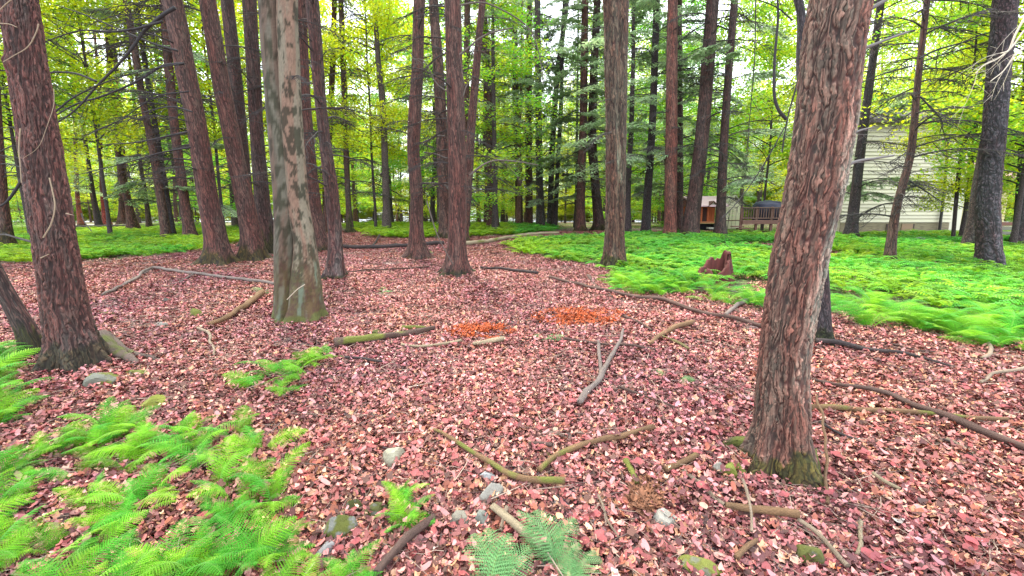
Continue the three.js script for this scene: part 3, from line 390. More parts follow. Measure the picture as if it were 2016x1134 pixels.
// ---------------------------------------------------------------- the forest beyond
{
  const r = rng(9001), stem = [0, 1, 2].map((k) => { const b = new Buf(), q = rng(600 + k), pts = []; let x = 0, z = 0; for (let i = 0; i <= 10; i++) { pts.push(V(x, i * 1.6 - 0.3, z)); x += (q() - 0.5) * 0.16; z += (q() - 0.5) * 0.16; } sweep(b, pts, pts.map((_, i) => 0.125 * (1.25 - 0.1 * i) * (i ? 1 : 1.4)), 9, [1.9, 2.05, 2.0], k, 0.06, 0.7); return b.geo(); });
  const kinds = [
    ['maple_tree', 'yellow-green broadleaf tree in the far wood', 'tree', MC, M_leaf, 'broadleaf trees in the far wood'],
    ['hemlock_tree', 'grey-green hemlock in the far wood', 'tree', HC, M_needle, 'hemlocks in the far wood'],
    ['bare_tree', 'slender bare-sided trunk in the far wood', 'tree', null, null, 'slender trunks in the far wood'],
  ];
  const stemM = [M.grey, M.purple, M.brown, M.dark], placed = [];
  const put = (k, x, z, s, low) => {
    const px = CX + F * x / -z, zone = [[420, 'left of the close cluster'], [700, 'behind the close cluster and twin tree'], [1000, 'behind the central trunks'], [1200, 'between the central and grooved trunks'], [1520, 'right of the grooved trunk'], [9999, 'beyond the house side']].find((q) => px < q[0])[1], far = -z > 45 ? 'farthest' : 'nearer', [name, label, cat, crowns, m, group] = kinds[k], t = thing(name, label + ', ' + far + ' ones ' + zone, cat, onG(x, z), group + ', ' + far + ' ones ' + zone), tk = mesh('trunk', stem[Math.floor(r() * 3)], stemM[Math.floor(r() * 4)], t);
    const w = 0.6 + 0.7 * r(); tk.scale.set(w, 1, w); tk.rotation.set((r() - 0.5) * 0.08, r() * 6, (r() - 0.5) * 0.08);
    if (crowns) { const c = mesh('crown', crowns[Math.floor(r() * crowns.length)], m, t); c.rotation.y = r() * 6.28; c.scale.set(s, s * (0.85 + 0.3 * r()), s); c.position.y = low; }
    else for (let q = 0; q < 9; q++) { const b = mesh('branch', BOUGH[Math.floor(r() * 7)], M_twig, t), L = 1.2 + 1.6 * r(), a = r() * 6.28; b.position.y = 1.5 + q * 1.3; b.rotation.y = a; b.rotation.z = (r() - 0.6) * 0.5; b.scale.setScalar(L); }
  };
  const free = (x, z, gap) => { for (const [a, c] of placed) if ((a - x) ** 2 + (c - z) ** 2 < gap * gap) return false; const px = CX + F * x / -z; if (-z < (px > 1560 ? 31 : 27) && px > 1340 && px < 2200) return false; placed.push([x, z]); return true; };
  for (let tries = 0, n = 0; tries < 8000 && n < 225; tries++) {
    const d = 19 + 58 * Math.pow(r(), 0.9), x = (r() - 0.5) * 2.8 * d, px = CX + F * x / d; if (!free(x, -d, 2.6)) continue;
    const u = r(), midHem = px > 900 && px < 1550 ? 0.34 : 0.14; put(u < midHem ? 1 : u < midHem + 0.52 ? 0 : 2, x, -d, 0.85 + 0.35 * r(), (r() - 0.7) * 2); n++;
  }
  // nearer broadleaf crowns: by the house, behind the close cluster, top right
  const near = [['vivid yellow-green maple with tiers of leaves hanging before the house gable', 1895, 15.5, 0.7, -0.6], ['yellow-green maple whose leaves fill the upper right corner behind the scaly trunk', 2000, 13, 1.1, -0.8], ['yellow-green maple rising behind the house roof', 1800, 26, 1.3, 1.5], ['yellow-green maple left of the mottled trunk near the upper left', 215, 17, 1.1, 0.6], ['yellow-green maple behind the leftmost trunks at the left edge', 60, 16, 1.1, 0.8], ['yellow-green maple behind the close cluster of trunks', 440, 19, 1.2, 0.8], ['yellow-green maple above the bright fern bank left of centre', 740, 21, 1.1, 1], ['yellow-green maple right of the playhouse behind the large foreground trunk', 1500, 24, 1.4, 0]];
  for (const [label, px, d, s, low] of near) {
    const p = at(px, 450, d), t = thing('maple_tree', label, 'tree', onG(p.x, p.z)), tk = mesh('trunk', stem[Math.floor(r() * 3)], M.dark, t); tk.scale.set(0.45, 0.8, 0.45);
    const c = mesh('crown', MLOW[Math.floor(r() * 2)], M_leaf, t); c.scale.set(s, s * 1.5, s); c.position.y = low; c.rotation.y = r() * 6;
  }
}

{ // the wood beyond, too far to part tree from tree
  const r = rng(5150), n = 280, im = new THREE.InstancedMesh(MC[3], M_leaf, n), m4 = new THREE.Matrix4(), q = new THREE.Quaternion(), e = new THREE.Euler();
  for (let i = 0; i < n; i++) { const d = 66 + 56 * r(), x = (r() - 0.5) * 2.7 * d, s = 1 + 0.5 * r(), lowS = i % 2 ? 1 : 0.32; m4.compose(onG(x, -d, lowS < 1 ? -0.6 : -1.6), q.setFromEuler(e.set(0, r() * 6.28, 0)), V(s * 1.25, s * lowS, s * 1.25)); im.setMatrixAt(i, m4); im.setColorAt(i, new THREE.Color(0.8 + 0.3 * r(), 0.8 + 0.3 * r(), 0.9)); }
  im.name = 'far_wood'; scene.add(tag(im, 'pale green mass of the distant wood behind all trunks', 'woodland', null, 'stuff'));
}

// ---------------------------------------------------------------- ferns
function frond(b, L, W, pairs, det, lift, r, o, az, hue) { // one arching lance-shaped frond with lacy pinnae
  const ca = Math.cos(az), sa = Math.sin(az); let x = 0, y = 0, el = lift; const pts = [], els = []; const bend = (lift + 0.25 + 0.35 * r()) / pairs, twist = (r() - 0.5) * 0.6;
  for (let k = 0; k <= pairs + 5; k++) { pts.push([x, y]); els.push(el); const s = L / (pairs + 5); x += Math.cos(el) * s; y += Math.sin(el) * s; el -= bend * (k < 4 ? 0.3 : 1); }
  const T = (u, v, w) => V(o.x + u * ca - w * sa, o.y + v, o.z + u * sa + w * ca), n = pts.length - 1;
  const stalk = mix3([0.16, 0.2, 0.05], hue, 0.4);
  for (let k = 0; k < n; k++) { const w = 0.0022 * (1 - 0.7 * k / n) * (L / 0.4); b.quad(T(pts[k][0], pts[k][1], w), T(pts[k + 1][0], pts[k + 1][1], w), T(pts[k + 1][0], pts[k + 1][1], -w), T(pts[k][0], pts[k][1], -w), stalk); }
  for (let k = 4; k < n; k++) {
    const t = (k - 4) / (n - 4), len = W * Math.pow(Math.sin(Math.PI * Math.min(1, 0.2 + 0.8 * t)), 0.8) * (t < 0.25 ? 0.75 + t : 1) * (0.9 + 0.2 * r()) * (1.05 - 0.35 * t), e = els[k];
    for (const s of [-1, 1]) {
      const fw = 0.25 + 0.35 * t + 0.1 * r(), dr = -0.12 - 0.25 * r() + twist * s * 0.4, p0 = [pts[k][0], pts[k][1]], q = (f, w, dn) => T(p0[0] + Math.cos(e) * f - Math.sin(e) * dn, p0[1] + Math.sin(e) * f + Math.cos(e) * dn, s * w), c0 = 0.8 + 0.4 * r(), col = [hue[0] * c0, hue[1] * c0, hue[2] * c0], gap = L / (pairs + 5);
      if (!det) { b.quad(q(0, 0, 0), q(fw * len * 0.4 + gap * 0.42, len * 0.5, dr * len * 0.3), q(fw * len, len, dr * len), q(fw * len * 0.4 - gap * 0.42, len * 0.5, dr * len * 0.3), col); continue; }
      const m = Math.max(3, Math.round(det * len / W + 2));
      for (let j = 0; j < m; j++) { const a = j / m, c = (j + 0.9) / m, h = gap * 0.62 * Math.pow(1 - 0.86 * a, 0.8), dA = dr * len * a * a, dC = dr * len * c * c, mid = a + 0.75 / m;
        b.tri(q(fw * len * a, len * a, dA), q(fw * len * mid + h, len * mid, dC - 0.002), q(fw * len * c, len * c, dC), col); b.tri(q(fw * len * a, len * a, dA), q(fw * len * c, len * c, dC), q(fw * len * mid - h, len * mid, dC - 0.002), col); }
    }
  }
}
function mix3(a, b, t) { return a.map((q, k) => mix(q, b[k], t)); }
const fernHue = (r, k = 0) => { const a = 0.7 + 0.55 * r(), y = clamp(0.4 + k + (r() - 0.5) * 0.8); return [mix(0.07, 0.27, y) * a, mix(0.34, 0.43, y) * a, mix(0.025, 0.008, y) * a]; };
const M_fern = leafy({ transmission: 0.4 });
const FR = []; { const r = rng(31); for (let k = 0; k < 14; k++) { const b = new Buf(); frond(b, 0.36 + 0.12 * r(), 0.088 + 0.025 * r(), 23, 9, 0.55 + 0.75 * r(), r, V(0, 0, 0), 0, fernHue(r, -0.15)); FR.push(b.geo()); } }
const FRB = []; { const r = rng(37); for (let k = 0; k < 5; k++) { const b = new Buf(); frond(b, 0.3 + 0.07 * r(), 0.1 + 0.025 * r(), 17, 9, 0.55 + 0.6 * r(), r, V(0, 0, 0), 0, [0.15, 0.32, 0.12]); FRB.push(b.geo()); } }   // paler, bluish
function fern(label, pos, n, s, az0, azw, kind = FR, group, r, up = 0.12) {
  const t = thing('fern', label, 'fern', pos, group);
  for (let k = 0; k < n; k++) { const m = mesh('frond', kind[Math.floor(r() * kind.length)], M_fern, t); m.position.set((r() - 0.5) * 0.07, -0.01, (r() - 0.5) * 0.07); m.rotation.order = 'YZX'; m.rotation.y = az0 + azw * ((k + r()) / n - 0.5); m.rotation.x = (r() - 0.5) * 0.9; m.rotation.z = up + (r() - 0.5) * 0.35; m.scale.setScalar(s * (0.7 + 0.5 * r())); }
  return t;
}
{
  const r = rng(4242), scatter = (poly, density, fn, minD = 0, max = 1e9) => {
    const xs = poly.map((p) => p.x), zs = poly.map((p) => p.z), x0 = Math.min(...xs), x1 = Math.max(...xs), z0 = Math.min(...zs), z1 = Math.max(...zs), n = (x1 - x0) * (z1 - z0) * density; let c = 0;
    for (let k = 0; k < n && c < max; k++) { const x = mix(x0, x1, r()), z = mix(z0, z1, r()); if (inPoly(poly, x, z)) { fn(x, z); c++; } }
  };
  const bare = [gpt(300, 1075), gpt(480, 960), gpt(210, 940), gpt(600, 1010)];
  scatter(polyBed, 30, (x, z) => { if (bare.some((p, k) => Math.hypot(p.x - x, p.z - z) < [0.2, 0.13, 0.1, 0.1][k])) return; if (x < -3.2 || z > -1.2) return; const c3 = V(x, G(x, z), z), zn = x < -1.75 ? 'at the left side of' : -z > 2.25 ? 'along the upper edge of' : x > -0.95 ? 'along the right edge of' : 'in the middle of'; fern('bright green lacy fern ' + zn + ' the lower left bed', c3, 4 + Math.floor(r() * 3), 0.56 + 0.28 * r(), -0.3, 6.2, FR, 'ferns ' + zn + ' the lower left bed', r, 0.34); });
  scatter(polyEdge, 17, (x, z) => fern('green fern at the left edge below the slanting trunk', onG(x, z), 7, 1.0, 0, 6.2, FR, 'ferns at the left edge', r, 0.3));
  for (const [x, y, s] of [[500, 772, 0.85], [560, 780, 0.85], [540, 745, 0.9], [585, 748, 0.9], [610, 728, 0.85], [640, 712, 0.8]]) fern('green fern in the small clump left of the mossy log', gpt(x, y), 6, s, 0, 6.2, FR, 'ferns in the clump left of the mossy log', r);
  const one = (label, x, y, n, s, az, w, kind, up) => fern(label, gpt(x, y), n, s, az, w, kind, null, r, up);
  one('upright bright green fern clump among stones at bottom centre', 800, 1045, 15, 0.55, 0.9, 6.2, FR, 0.45); one('second tall fern stem set behind the bright clump at bottom centre', 795, 1000, 7, 0.5, 1.57, 3.0, FR, 0.55);
  one('pale bluish-green fern at the bottom edge right of the stone row', 1085, 1125, 6, 0.85, 1.5, 3.0, FRB, 0.6); one('pale fern frond group cut by the bottom edge', 975, 1180, 6, 0.8, 1.7, 2.5, FRB, 0.25); one('pale fern lying at the bottom edge right of the bluish one', 1140, 1190, 5, 0.75, 1.2, 2.2, FRB, 0.15);
  one('fern reaching in from the bottom edge right of the lower left bed', 670, 1165, 7, 0.6, 1.3, 3.2, FR, 0.2);
  one('small bluish fern beside the orange rotten wood near centre', 1080, 672, 6, 0.75, 0.6, 6.2, FRB); one('tiny pale fern lying on leaves right of the forked stick', 1330, 750, 4, 0.55, 0.5, 4, FRB); one('pale fern lying on leaves between the left cluster and the central trunk', 755, 578, 5, 0.8, 0.4, 5, FRB); one('bluish fern by the fallen branch left of the twin tree', 523, 580, 6, 0.85, 0.5, 5, FRB);
  for (const [x, y] of [[1225, 560], [1265, 572], [1215, 575], [1290, 560], [1250, 548]]) fern('green fern in front of the grooved trunk', gpt(x, y), 7, 1.05, 0, 6.2, FR, 'ferns in front of the grooved trunk', r);
  for (const [x, y] of [[1345, 572], [1400, 598], [1430, 580], [1470, 590], [1440, 605]]) fern('green fern below the red rotten stump', gpt(x, y), 6, 0.95, 0, 6.2, FR, 'ferns below the red stump', r);
  // fern carpets
  const b = new Buf(); for (let k = 0; k < 9; k++) frond(b, 0.44 + 0.1 * r(), 0.085, 11, 0, 0.6 + 0.6 * r(), r, V((r() - 0.5) * 0.12, 0, (r() - 0.5) * 0.12), k * 0.72 + r() * 0.5, [1 * (0.8 + 0.4 * r()), 0.95 + 0.1 * r(), 0.9]);
  const spots = [], add = (x, z, s, k) => spots.push([x, z, s, k]);
  scatter(polyRight, 11, (x, z) => { if (fbm(x * 0.9, z * 0.9, 4) > 0.34) add(x, z, 0.85 + 0.4 * r(), fbm(x * 0.35, z * 0.35, 8)); }, 0, 5200);
  scatter(polyMid, 8, (x, z) => add(x, z, 1.0 + 0.5 * r(), x > 0 ? 0.35 : 0.85)); scatter(polyLeft, 10, (x, z) => add(x, z, 0.85 + 0.4 * r(), fbm(x * 0.4, z * 0.4, 3) + 0.25), 0, 4200); scatter(polyYard, 2, (x, z) => { if (-z < 19) add(x, z, 0.7 + 0.4 * r(), 0.8); }, 0, 1500);
  // raised hump of ferns at centre
  spots.sort((p, q) => Math.hypot(p[0], p[1]) - Math.hypot(q[0], q[1]));
  const front = spots.splice(0, 70), rest = spots;
  for (const [x, z, s] of front) { const px = CX + F * x / -z, zn = x < 0 ? 'along the front edge of the left-hand fern carpet' : px < 1500 ? 'at the carpet edge between the grooved and large trunks' : px < 1760 ? 'at the carpet edge just right of the large trunk' : px < 2016 ? 'at the carpet edge toward the right side of the photo' : 'at the carpet edge cut off by the right side'; fern('bright green fern ' + zn, onG(x, z), 6, s * 1.05, 0, 6.28, FR, 'ferns ' + zn, r, 0.25); }
  const im = new THREE.InstancedMesh(b.geo(), leafy({ transmission: 0.4 }), rest.length), m4 = new THREE.Matrix4(), q = new THREE.Quaternion(), e = new THREE.Euler(), col = new THREE.Color();
  rest.forEach(([x, z, s, k], i) => { m4.compose(onG(x, z, -0.02), q.setFromEuler(e.set((r() - 0.5) * 0.3, r() * 6.28, (r() - 0.5) * 0.3)), V(s, s, s)); im.setMatrixAt(i, m4); const h = fernHue(r, (k - 0.5) * 1.9), dk = 0.72 + 0.42 * fbm(x * 0.8, z * 0.8, 17); im.setColorAt(i, col.setRGB(h[0] * dk, h[1] * dk, h[2] * dk)); });
  im.name = 'fern_carpet'; scene.add(tag(im, 'dense carpet of bright green ferns under the trees', 'ferns', null, 'stuff'));
}

// ---------------------------------------------------------------- fallen leaves
{
  const r = rng(777), pal = [[0.251, 0.0817, 0.0811], [0.155, 0.0327, 0.0353], [0.347, 0.172, 0.148], [0.385, 0.229, 0.162], [0.0578, 0.0163, 0.0169], [0.174, 0.0531, 0.0317], [0.27, 0.106, 0.102], [0.327, 0.163, 0.0918], [0.279, 0.123, 0.127], [0.0867, 0.0327, 0.0261], [0.212, 0.0613, 0.0564], [0.0482, 0.018, 0.0127], [0.289, 0.135, 0.116], [0.115, 0.0327, 0.0317]];
  function leaf(b, o, s, r, col, az, tx, tz) { // a five-lobed curled dry leaf
    const lobed = r() < 0.34, n = lobed ? 10 : 8, rim = [], curl = 0.3 + 1.3 * r(), fold = (r() - 0.35) * 0.9, ca = Math.cos(az), sa = Math.sin(az), slim = lobed ? 0.9 : 0.55 + 0.35 * r(), tear = Math.floor(r() * 14);
    const T = (x, z, y) => { const yy = y + x * tx + z * tz; return V(o.x + x * ca - z * sa, o.y + yy, o.z + x * sa + z * ca); };
    for (let k = 0; k < n; k++) { const a = k / n * 6.283, lobe = lobed ? (k % 2 ? 0.6 + 0.25 * r() : 0.85 + 0.3 * r()) : 0.85 + 0.25 * r(), rr = s * 0.5 * lobe * (k === tear ? 0.35 : 1), x = Math.cos(a) * rr, z = Math.sin(a) * rr * slim; rim.push(T(x, z, curl * (x * x + z * z * 0.6) / s + fold * Math.abs(z) + (r() - 0.5) * s * 0.28)); }
    const c = T(0, 0, 0), k0 = b.v(c.x, c.y, c.z, col); rim.forEach((p) => b.v(p.x, p.y, p.z, col)); for (let k = 0; k < n; k++) b.i.push(k0, k0 + 1 + (k + 1) % n, k0 + 1 + k);
  }
  const patch = (seed, count, spread) => { const b = new Buf(), q = rng(seed); for (let k = 0; k < count; k++) { const p = pal[Math.floor(q() * pal.length)], t = 0.75 + 0.5 * q(); leaf(b, V((q() - 0.5) * spread, 0.002 + 0.042 * q(), (q() - 0.5) * spread), 0.016 + 0.042 * Math.pow(q(), 1.8), q, p.map((x) => x * t), q() * 6.28, (q() - 0.5) * 1.3, (q() - 0.5) * 1.3); } return b.geo(); };
  const spots = [];
  for (let k = 0; k < 130000; k++) { const d = 0.9 + 21 * Math.pow(r(), 0.62), x = (r() - 0.5) * 2.7 * (d + 0.8), z = -d; const dens = d < 4 ? 1 : d < 9 ? 0.75 : 0.45; if (r() > dens * 0.17) continue; const green = inPoly(polyRight, x, z) || inPoly(polyMid, x, z) || inPoly(polyLeft, x, z); if (green && r() > 0.12) continue; spots.push([x, z]); if (spots.length > 26000) break; }
  const im = new THREE.InstancedMesh(patch(51, 210, 0.56), M_litter, spots.length), m4 = new THREE.Matrix4(), q = new THREE.Quaternion(), e = new THREE.Euler(), col = new THREE.Color();
  spots.forEach(([x, z], i) => { const s = (0.8 + 0.35 * r()), w = fbm(x * 0.7, z * 0.7, 6), k = (1.02 + 0.5 * r()) * (0.8 + 0.5 * fbm(x * 1.6, z * 1.6, 12)); m4.compose(onG(x, z, 0.004 * r()), q.setFromEuler(e.set((r() - 0.5) * 0.09, r() * 6.28, (r() - 0.5) * 0.09)), V(i % 2 ? s : -s, s, s)); im.setMatrixAt(i, m4); im.setColorAt(i, col.setRGB(k * (0.95 + 0.2 * w), k * (0.85 + 0.3 * w), k * (1.15 - 0.35 * w))); });
  im.name = 'leaf_litter'; ground.add(tag(im, null, null, null, 'stuff'));
  const mats = [...pal, ...pal, [0.42, 0.1, 0.02], [0.42, 0.33, 0.29], [0.3, 0.02, 0.015], [0.4, 0.35, 0.31]].map((c) => new THREE.MeshStandardMaterial({ color: new THREE.Color(...c), roughness: 0.62, side: THREE.DoubleSide })), shapes = [0, 1, 2, 3, 4, 5].map((k) => { const b = new Buf(); leaf(b, V(0, 0, 0), 0.1, rng(900 + k), [1, 1, 1], 0, 0, 0); return b.geo(); });
  for (let k = 0; k < 300; k++) { const d = 1.45 + 2.6 * Math.pow(r(), 1.2), x = mix(-0.75, 1.5, r()) * d * 0.85, z = -d, m = mesh('leaf', shapes[k % 6], mats[Math.floor(r() * mats.length)], ground); m.position.copy(onG(x, z, 0.028 + 0.015 * r())); m.rotation.set((r() - 0.5) * 0.9, r() * 6.28, (r() - 0.5) * 0.9); m.scale.setScalar(0.36 + 0.32 * r()); }
  // fine dead twigs and needles of wood
  const tb = new Buf(); sweep(tb, [V(-0.5, 0, 0), V(-0.2, 0.01, 0.03), V(0.15, 0, 0.0), V(0.5, 0.005, 0.05)], [0.006, 0.0055, 0.0045, 0.002], 4, [1, 1, 1]); sweep(tb, [V(-0.1, 0.005, 0.02), V(0.02, 0.015, 0.1), V(0.1, 0.01, 0.2)], [0.003, 0.0025, 0.001], 3, [1, 1, 1]);
  const tw = [];
  for (let k = 0; k < 14000; k++) { const d = 1.3 + 17 * Math.pow(r(), 0.75), x = (r() - 0.5) * 2.6 * d; if (!inPoly(polyRight, x, -d)) tw.push([x, -d]); }
  const ti = new THREE.InstancedMesh(tb.geo(), vc(), tw.length); tw.forEach(([x, z], i) => { const s = 0.1 + 0.6 * r() * r(), wd = 0.3 + 0.5 * s ; m4.compose(onG(x, z, 0.048), q.setFromEuler(e.set((r() - 0.5) * 0.2, r() * 6.28, (r() - 0.5) * 0.12)), V(s, wd, wd)); ti.setMatrixAt(i, m4); const g = r(); ti.setColorAt(i, col.setRGB(mix(0.12, 0.45, g), mix(0.08, 0.33, g), mix(0.07, 0.25, g))); });
  ti.name = 'twig_litter'; ground.add(tag(ti, null, null, null, 'stuff'));
}

// ---------------------------------------------------------------- fallen branches, logs
const C = { grey: [0.144, 0.112, 0.0972], pale: [0.23, 0.173, 0.119], dark: [0.036, 0.0259, 0.0245], tan: [0.144, 0.0792, 0.036], brown: [0.072, 0.0396, 0.0302], cream: [0.245, 0.194, 0.122], olive: [0.122, 0.101, 0.036] }, MOSS = [0.115, 0.125, 0.016];
function stick(name, label, px, w0, w1, col, o = {}) {
  const G0 = px.map(([x, y, up]) => { const p = gpt(x, y); p.y += (up ?? 0); return p; }), P = smooth(G0, 7), n = P.length, b = new Buf(), c = C[col], seed = px[0][0] + px[0][1];
  const rad = P.map((p, k) => Math.max(0.002, 0.5 * mix(w0, w1, k / (n - 1)) * -p.z / F)); P.forEach((p, k) => { p.y += rad[k] * (o.sink ?? 0.75) + 0.062 + 0.03 * (noise(p.x * 4, p.z * 4, seed) - 0.5); p.x += 0.05 * (noise(p.x * 5, p.z * 5, 3) - 0.5); });
  const base = P[0].clone(); base.y -= rad[0]; const L = P.map((p) => p.clone().sub(base));
  const colf = (t, a, x, y, z) => { const n1 = fbm(x * 9 + seed, y * 30, z * 9), up = o.moss ? step(0.5, 0.62, fbm(x * 5 + 3, y * 5, z * 5 + seed) + (Math.cos(a) > 0 ? 0.12 : -0.2) + o.moss) : 0; return c.map((q, e) => mix(q * (0.6 + 0.8 * n1), MOSS[e] * (0.6 + 0.7 * n1), up)); };
  sweep(b, L, rad, o.nr ?? 9, colf, seed, o.rough ?? 0.22, 0.12);
  const t = thing(name, label, o.cat ?? 'branch', base), m = mesh('stem', b.geo(), M_wood, t);
  for (const [px2, a, c2] of o.forks ?? []) { const b2 = new Buf(), Q = smooth(px2.map(([x, y, up]) => { const p = gpt(x, y); p.y += (up ?? 0) + 0.05; return p.sub(base); }), 6); sweep(b2, Q, Q.map((p, k) => Math.max(0.0018, 0.5 * mix(a, c2, k / (Q.length - 1)) * -(p.z + base.z) / F)), 7, colf, seed + 2, 0.15, 0.12); mesh('fork', b2.geo(), M_wood, t); }
  return t;
}
const FB = 'fallen_branch';
stick(FB, 'long greyish fallen branch curving from the left across to the twin tree', [[200, 590], [265, 558], [300, 535], [350, 541], [400, 547], [440, 553], [490, 560], [550, 568]], 5, 6, 'grey', { forks: [[[[300, 535], [250, 560], [225, 580]], 4, 2], [[[380, 545], [350, 562], [312, 572]], 5, 2]] });
stick(FB, 'thick curved brown branch lying left of the twin tree', [[412, 653], [440, 642], [470, 622], [495, 605], [515, 588]], 9, 12, 'tan');
stick('twig', 'pale crooked twig left of the thick curved branch', [[390, 657], [412, 668], [417, 688], [423, 710]], 6, 4, 'pale');
stick(FB, 'long fallen pole running behind the central trunks', [[660, 492], [720, 493], [790, 490], [850, 486], [873, 484]], 7, 8, 'dark', { forks: [[[[728, 492], [738, 483, 0.02], [748, 470, 0.12]], 4, 3]] });
stick(FB, 'long pale fallen pole reaching right from the central trunk to the fern mound', [[915, 486], [960, 481], [1000, 473], [1040, 466], [1100, 463]], 8, 5, 'cream', { moss: -0.2 });
stick(FB, 'short dark stick right of the foot of the straight central trunk', [[945, 533], [985, 536], [1020, 540], [1060, 546]], 4, 6, 'dark');
stick(FB, 'thin grey stick left of the straight central trunk', [[670, 543], [730, 538], [800, 535], [845, 531]], 3, 3, 'brown');
stick('fallen_log', 'long slender fallen log stretching across to the large right foreground trunk', [[1082, 554], [1130, 566], [1190, 580], [1240, 591], [1300, 600], [1370, 622], [1430, 636], [1495, 653]], 5, 9, 'brown', { cat: 'log', rough: 0.34, forks: [[[[1158, 548], [1170, 565], [1195, 585], [1205, 590]], 8, 4]] });
stick('fallen_log', 'dark end of a fallen log right of the large foreground trunk', [[1603, 686], [1660, 692], [1720, 702], [1790, 712], [1870, 735]], 12, 4, 'dark', { cat: 'log', forks: [[[[1760, 710], [1800, 712], [1820, 712]], 4, 3]] });
stick(FB, 'thin branch lying on leaves below the fern edge at right', [[1680, 678], [1740, 688], [1810, 702], [1840, 704]], 4, 3, 'brown');
stick('fallen_log', 'long thick branch crossing the lower right from the foreground trunk to the right edge', [[1598, 760], [1660, 776], [1740, 792], [1800, 818], [1860, 842], [1930, 872], [2030, 908]], 6, 17, 'brown', { cat: 'log', sink: 1.1, rough: 0.3 });
stick('fallen_log', 'tan weathered branch lying across under the long thick branch at right', [[1596, 818], [1660, 820], [1720, 824], [1800, 828], [1870, 838], [1975, 842]], 12, 9, 'tan', { cat: 'log', sink: 0.3, moss: -0.2 });
stick(FB, 'pale straight stick at right between the long branch and the leaves', [[1855, 882], [1890, 897], [1935, 920]], 9, 5, 'pale');
stick(FB, 'dark stick slanting from the foot of the large foreground trunk', [[1610, 848], [1650, 868], [1695, 885]], 6, 5, 'dark');
stick('twig', 'upright curved dead twig right of the large trunk foot', [[1605, 800, 0.02], [1618, 860, 0.05], [1624, 930, 0.04], [1620, 1015, 0.0]], 4, 7, 'tan');
stick('forked_branch', 'pale forked dead branch lying on leaves right of centre', [[1140, 815], [1160, 785], [1185, 758], [1200, 720], [1215, 690], [1228, 660]], 15, 5, 'grey', { rough: 0.34, forks: [[[[1183, 755], [1182, 735, 0.02], [1179, 710, 0.03], [1178, 686, 0.03]], 8, 7]] });
stick('mossy_log', 'mossy rotten log lying between the fern clump and the orange wood', [[662, 690], [700, 686], [745, 678], [800, 668], [855, 658]], 22, 8, 'brown', { cat: 'log', moss: -0.06, nr: 16, rough: 0.35, sink: 0.35 });
stick('fallen_branch', 'short mossy stick above the mossy rotten log', [[790, 656], [815, 655], [838, 657]], 10, 7, 'olive', { moss: 0.25 });
stick(FB, 'dark thin stick below the mossy rotten log', [[680, 718], [715, 720], [750, 727]], 6, 5, 'dark');
stick('wood_splinter', 'pale flat wood splinter right of the mossy rotten log', [[930, 690], [960, 686], [990, 681]], 7, 11, 'cream', { cat: 'wood' });
stick('wood_splinter', 'pale thin wood splinter below the orange rotten wood', [[790, 690], [830, 694], [870, 692], [905, 684]], 5, 6, 'cream', { cat: 'wood' });
stick(FB, 'yellowish curved branch with bark in the lower middle', [[855, 865], [885, 880], [920, 905], [960, 930], [1010, 955], [1060, 970], [1108, 972]], 6, 17, 'tan', { moss: -0.2, rough: 0.2 });
stick(FB, 'reddish-brown crooked branch right of the yellowish one', [[1058, 950], [1085, 930], [1120, 910], [1170, 890], [1235, 875], [1285, 860]], 14, 10, 'tan', { rough: 0.3, forks: [[[[1085, 928], [1080, 912], [1068, 900]], 11, 9]], moss: -0.2 });
stick('twig', 'short brown stick above the crooked branch in the lower middle', [[1040, 890], [1065, 890], [1088, 895]], 8, 10, 'brown');
stick('mossy_stick', 'bright moss-covered stick standing out among leaves in the lower middle', [[1226, 928], [1238, 950], [1250, 972]], 13, 11, 'olive', { moss: 0.35, cat: 'stick' });
stick(FB, 'stub of tan wood with a mossy end right of the mossy stick', [[1310, 945], [1340, 930], [1370, 918]], 14, 13, 'tan', { moss: -0.2 });
stick('twig', 'straight pale stick pointing down to the brown log below the foreground trunk', [[1344, 945], [1380, 975], [1430, 1015]], 9, 8, 'pale');
stick('fallen_log', 'short brown log below the large foreground trunk', [[1432, 1018], [1480, 1026], [1565, 1042]], 11, 17, 'tan', { cat: 'log', moss: -0.2, rough: 0.3 });
stick('twig', 'thin whitish stick standing up across the short brown log', [[1457, 982, 0.06], [1468, 1020, 0.08], [1474, 1080, 0.02]], 6, 6, 'pale');
stick('twig', 'pale stick slanting to the bottom edge beside the mossy stone at lower right', [[1565, 1046], [1600, 1072], [1650, 1115], [1670, 1140]], 9, 11, 'pale');
stick('twig', 'short tan stick below the short brown log', [[1455, 1122], [1470, 1100], [1485, 1088]], 13, 10, 'tan');
stick('twig', 'thin pale stick left of the half-buried white stone', [[1170, 995], [1195, 1040], [1225, 1085]], 6, 4, 'pale');
stick('twig', 'pale upright stick at the bottom edge at lower right', [[1692, 1050], [1690, 1080], [1688, 1115]], 9, 9, 'cream');
stick(FB, 'brown log lying from the bright fern clump to the bottom edge', [[850, 1045], [810, 1080], [770, 1125], [740, 1160]], 17, 19, 'brown', { rough: 0.25, nr: 14 });
stick(FB, 'grey weathered log lying among the stones at bottom centre', [[968, 1025], [1000, 1055], [1040, 1085], [1075, 1105]], 17, 20, 'cream', { rough: 0.3 });
stick('twig', 'short pale stick leaning between the stones at bottom centre', [[993, 1028, 0.03], [988, 1050, 0.02], [983, 1068]], 9, 10, 'pale');
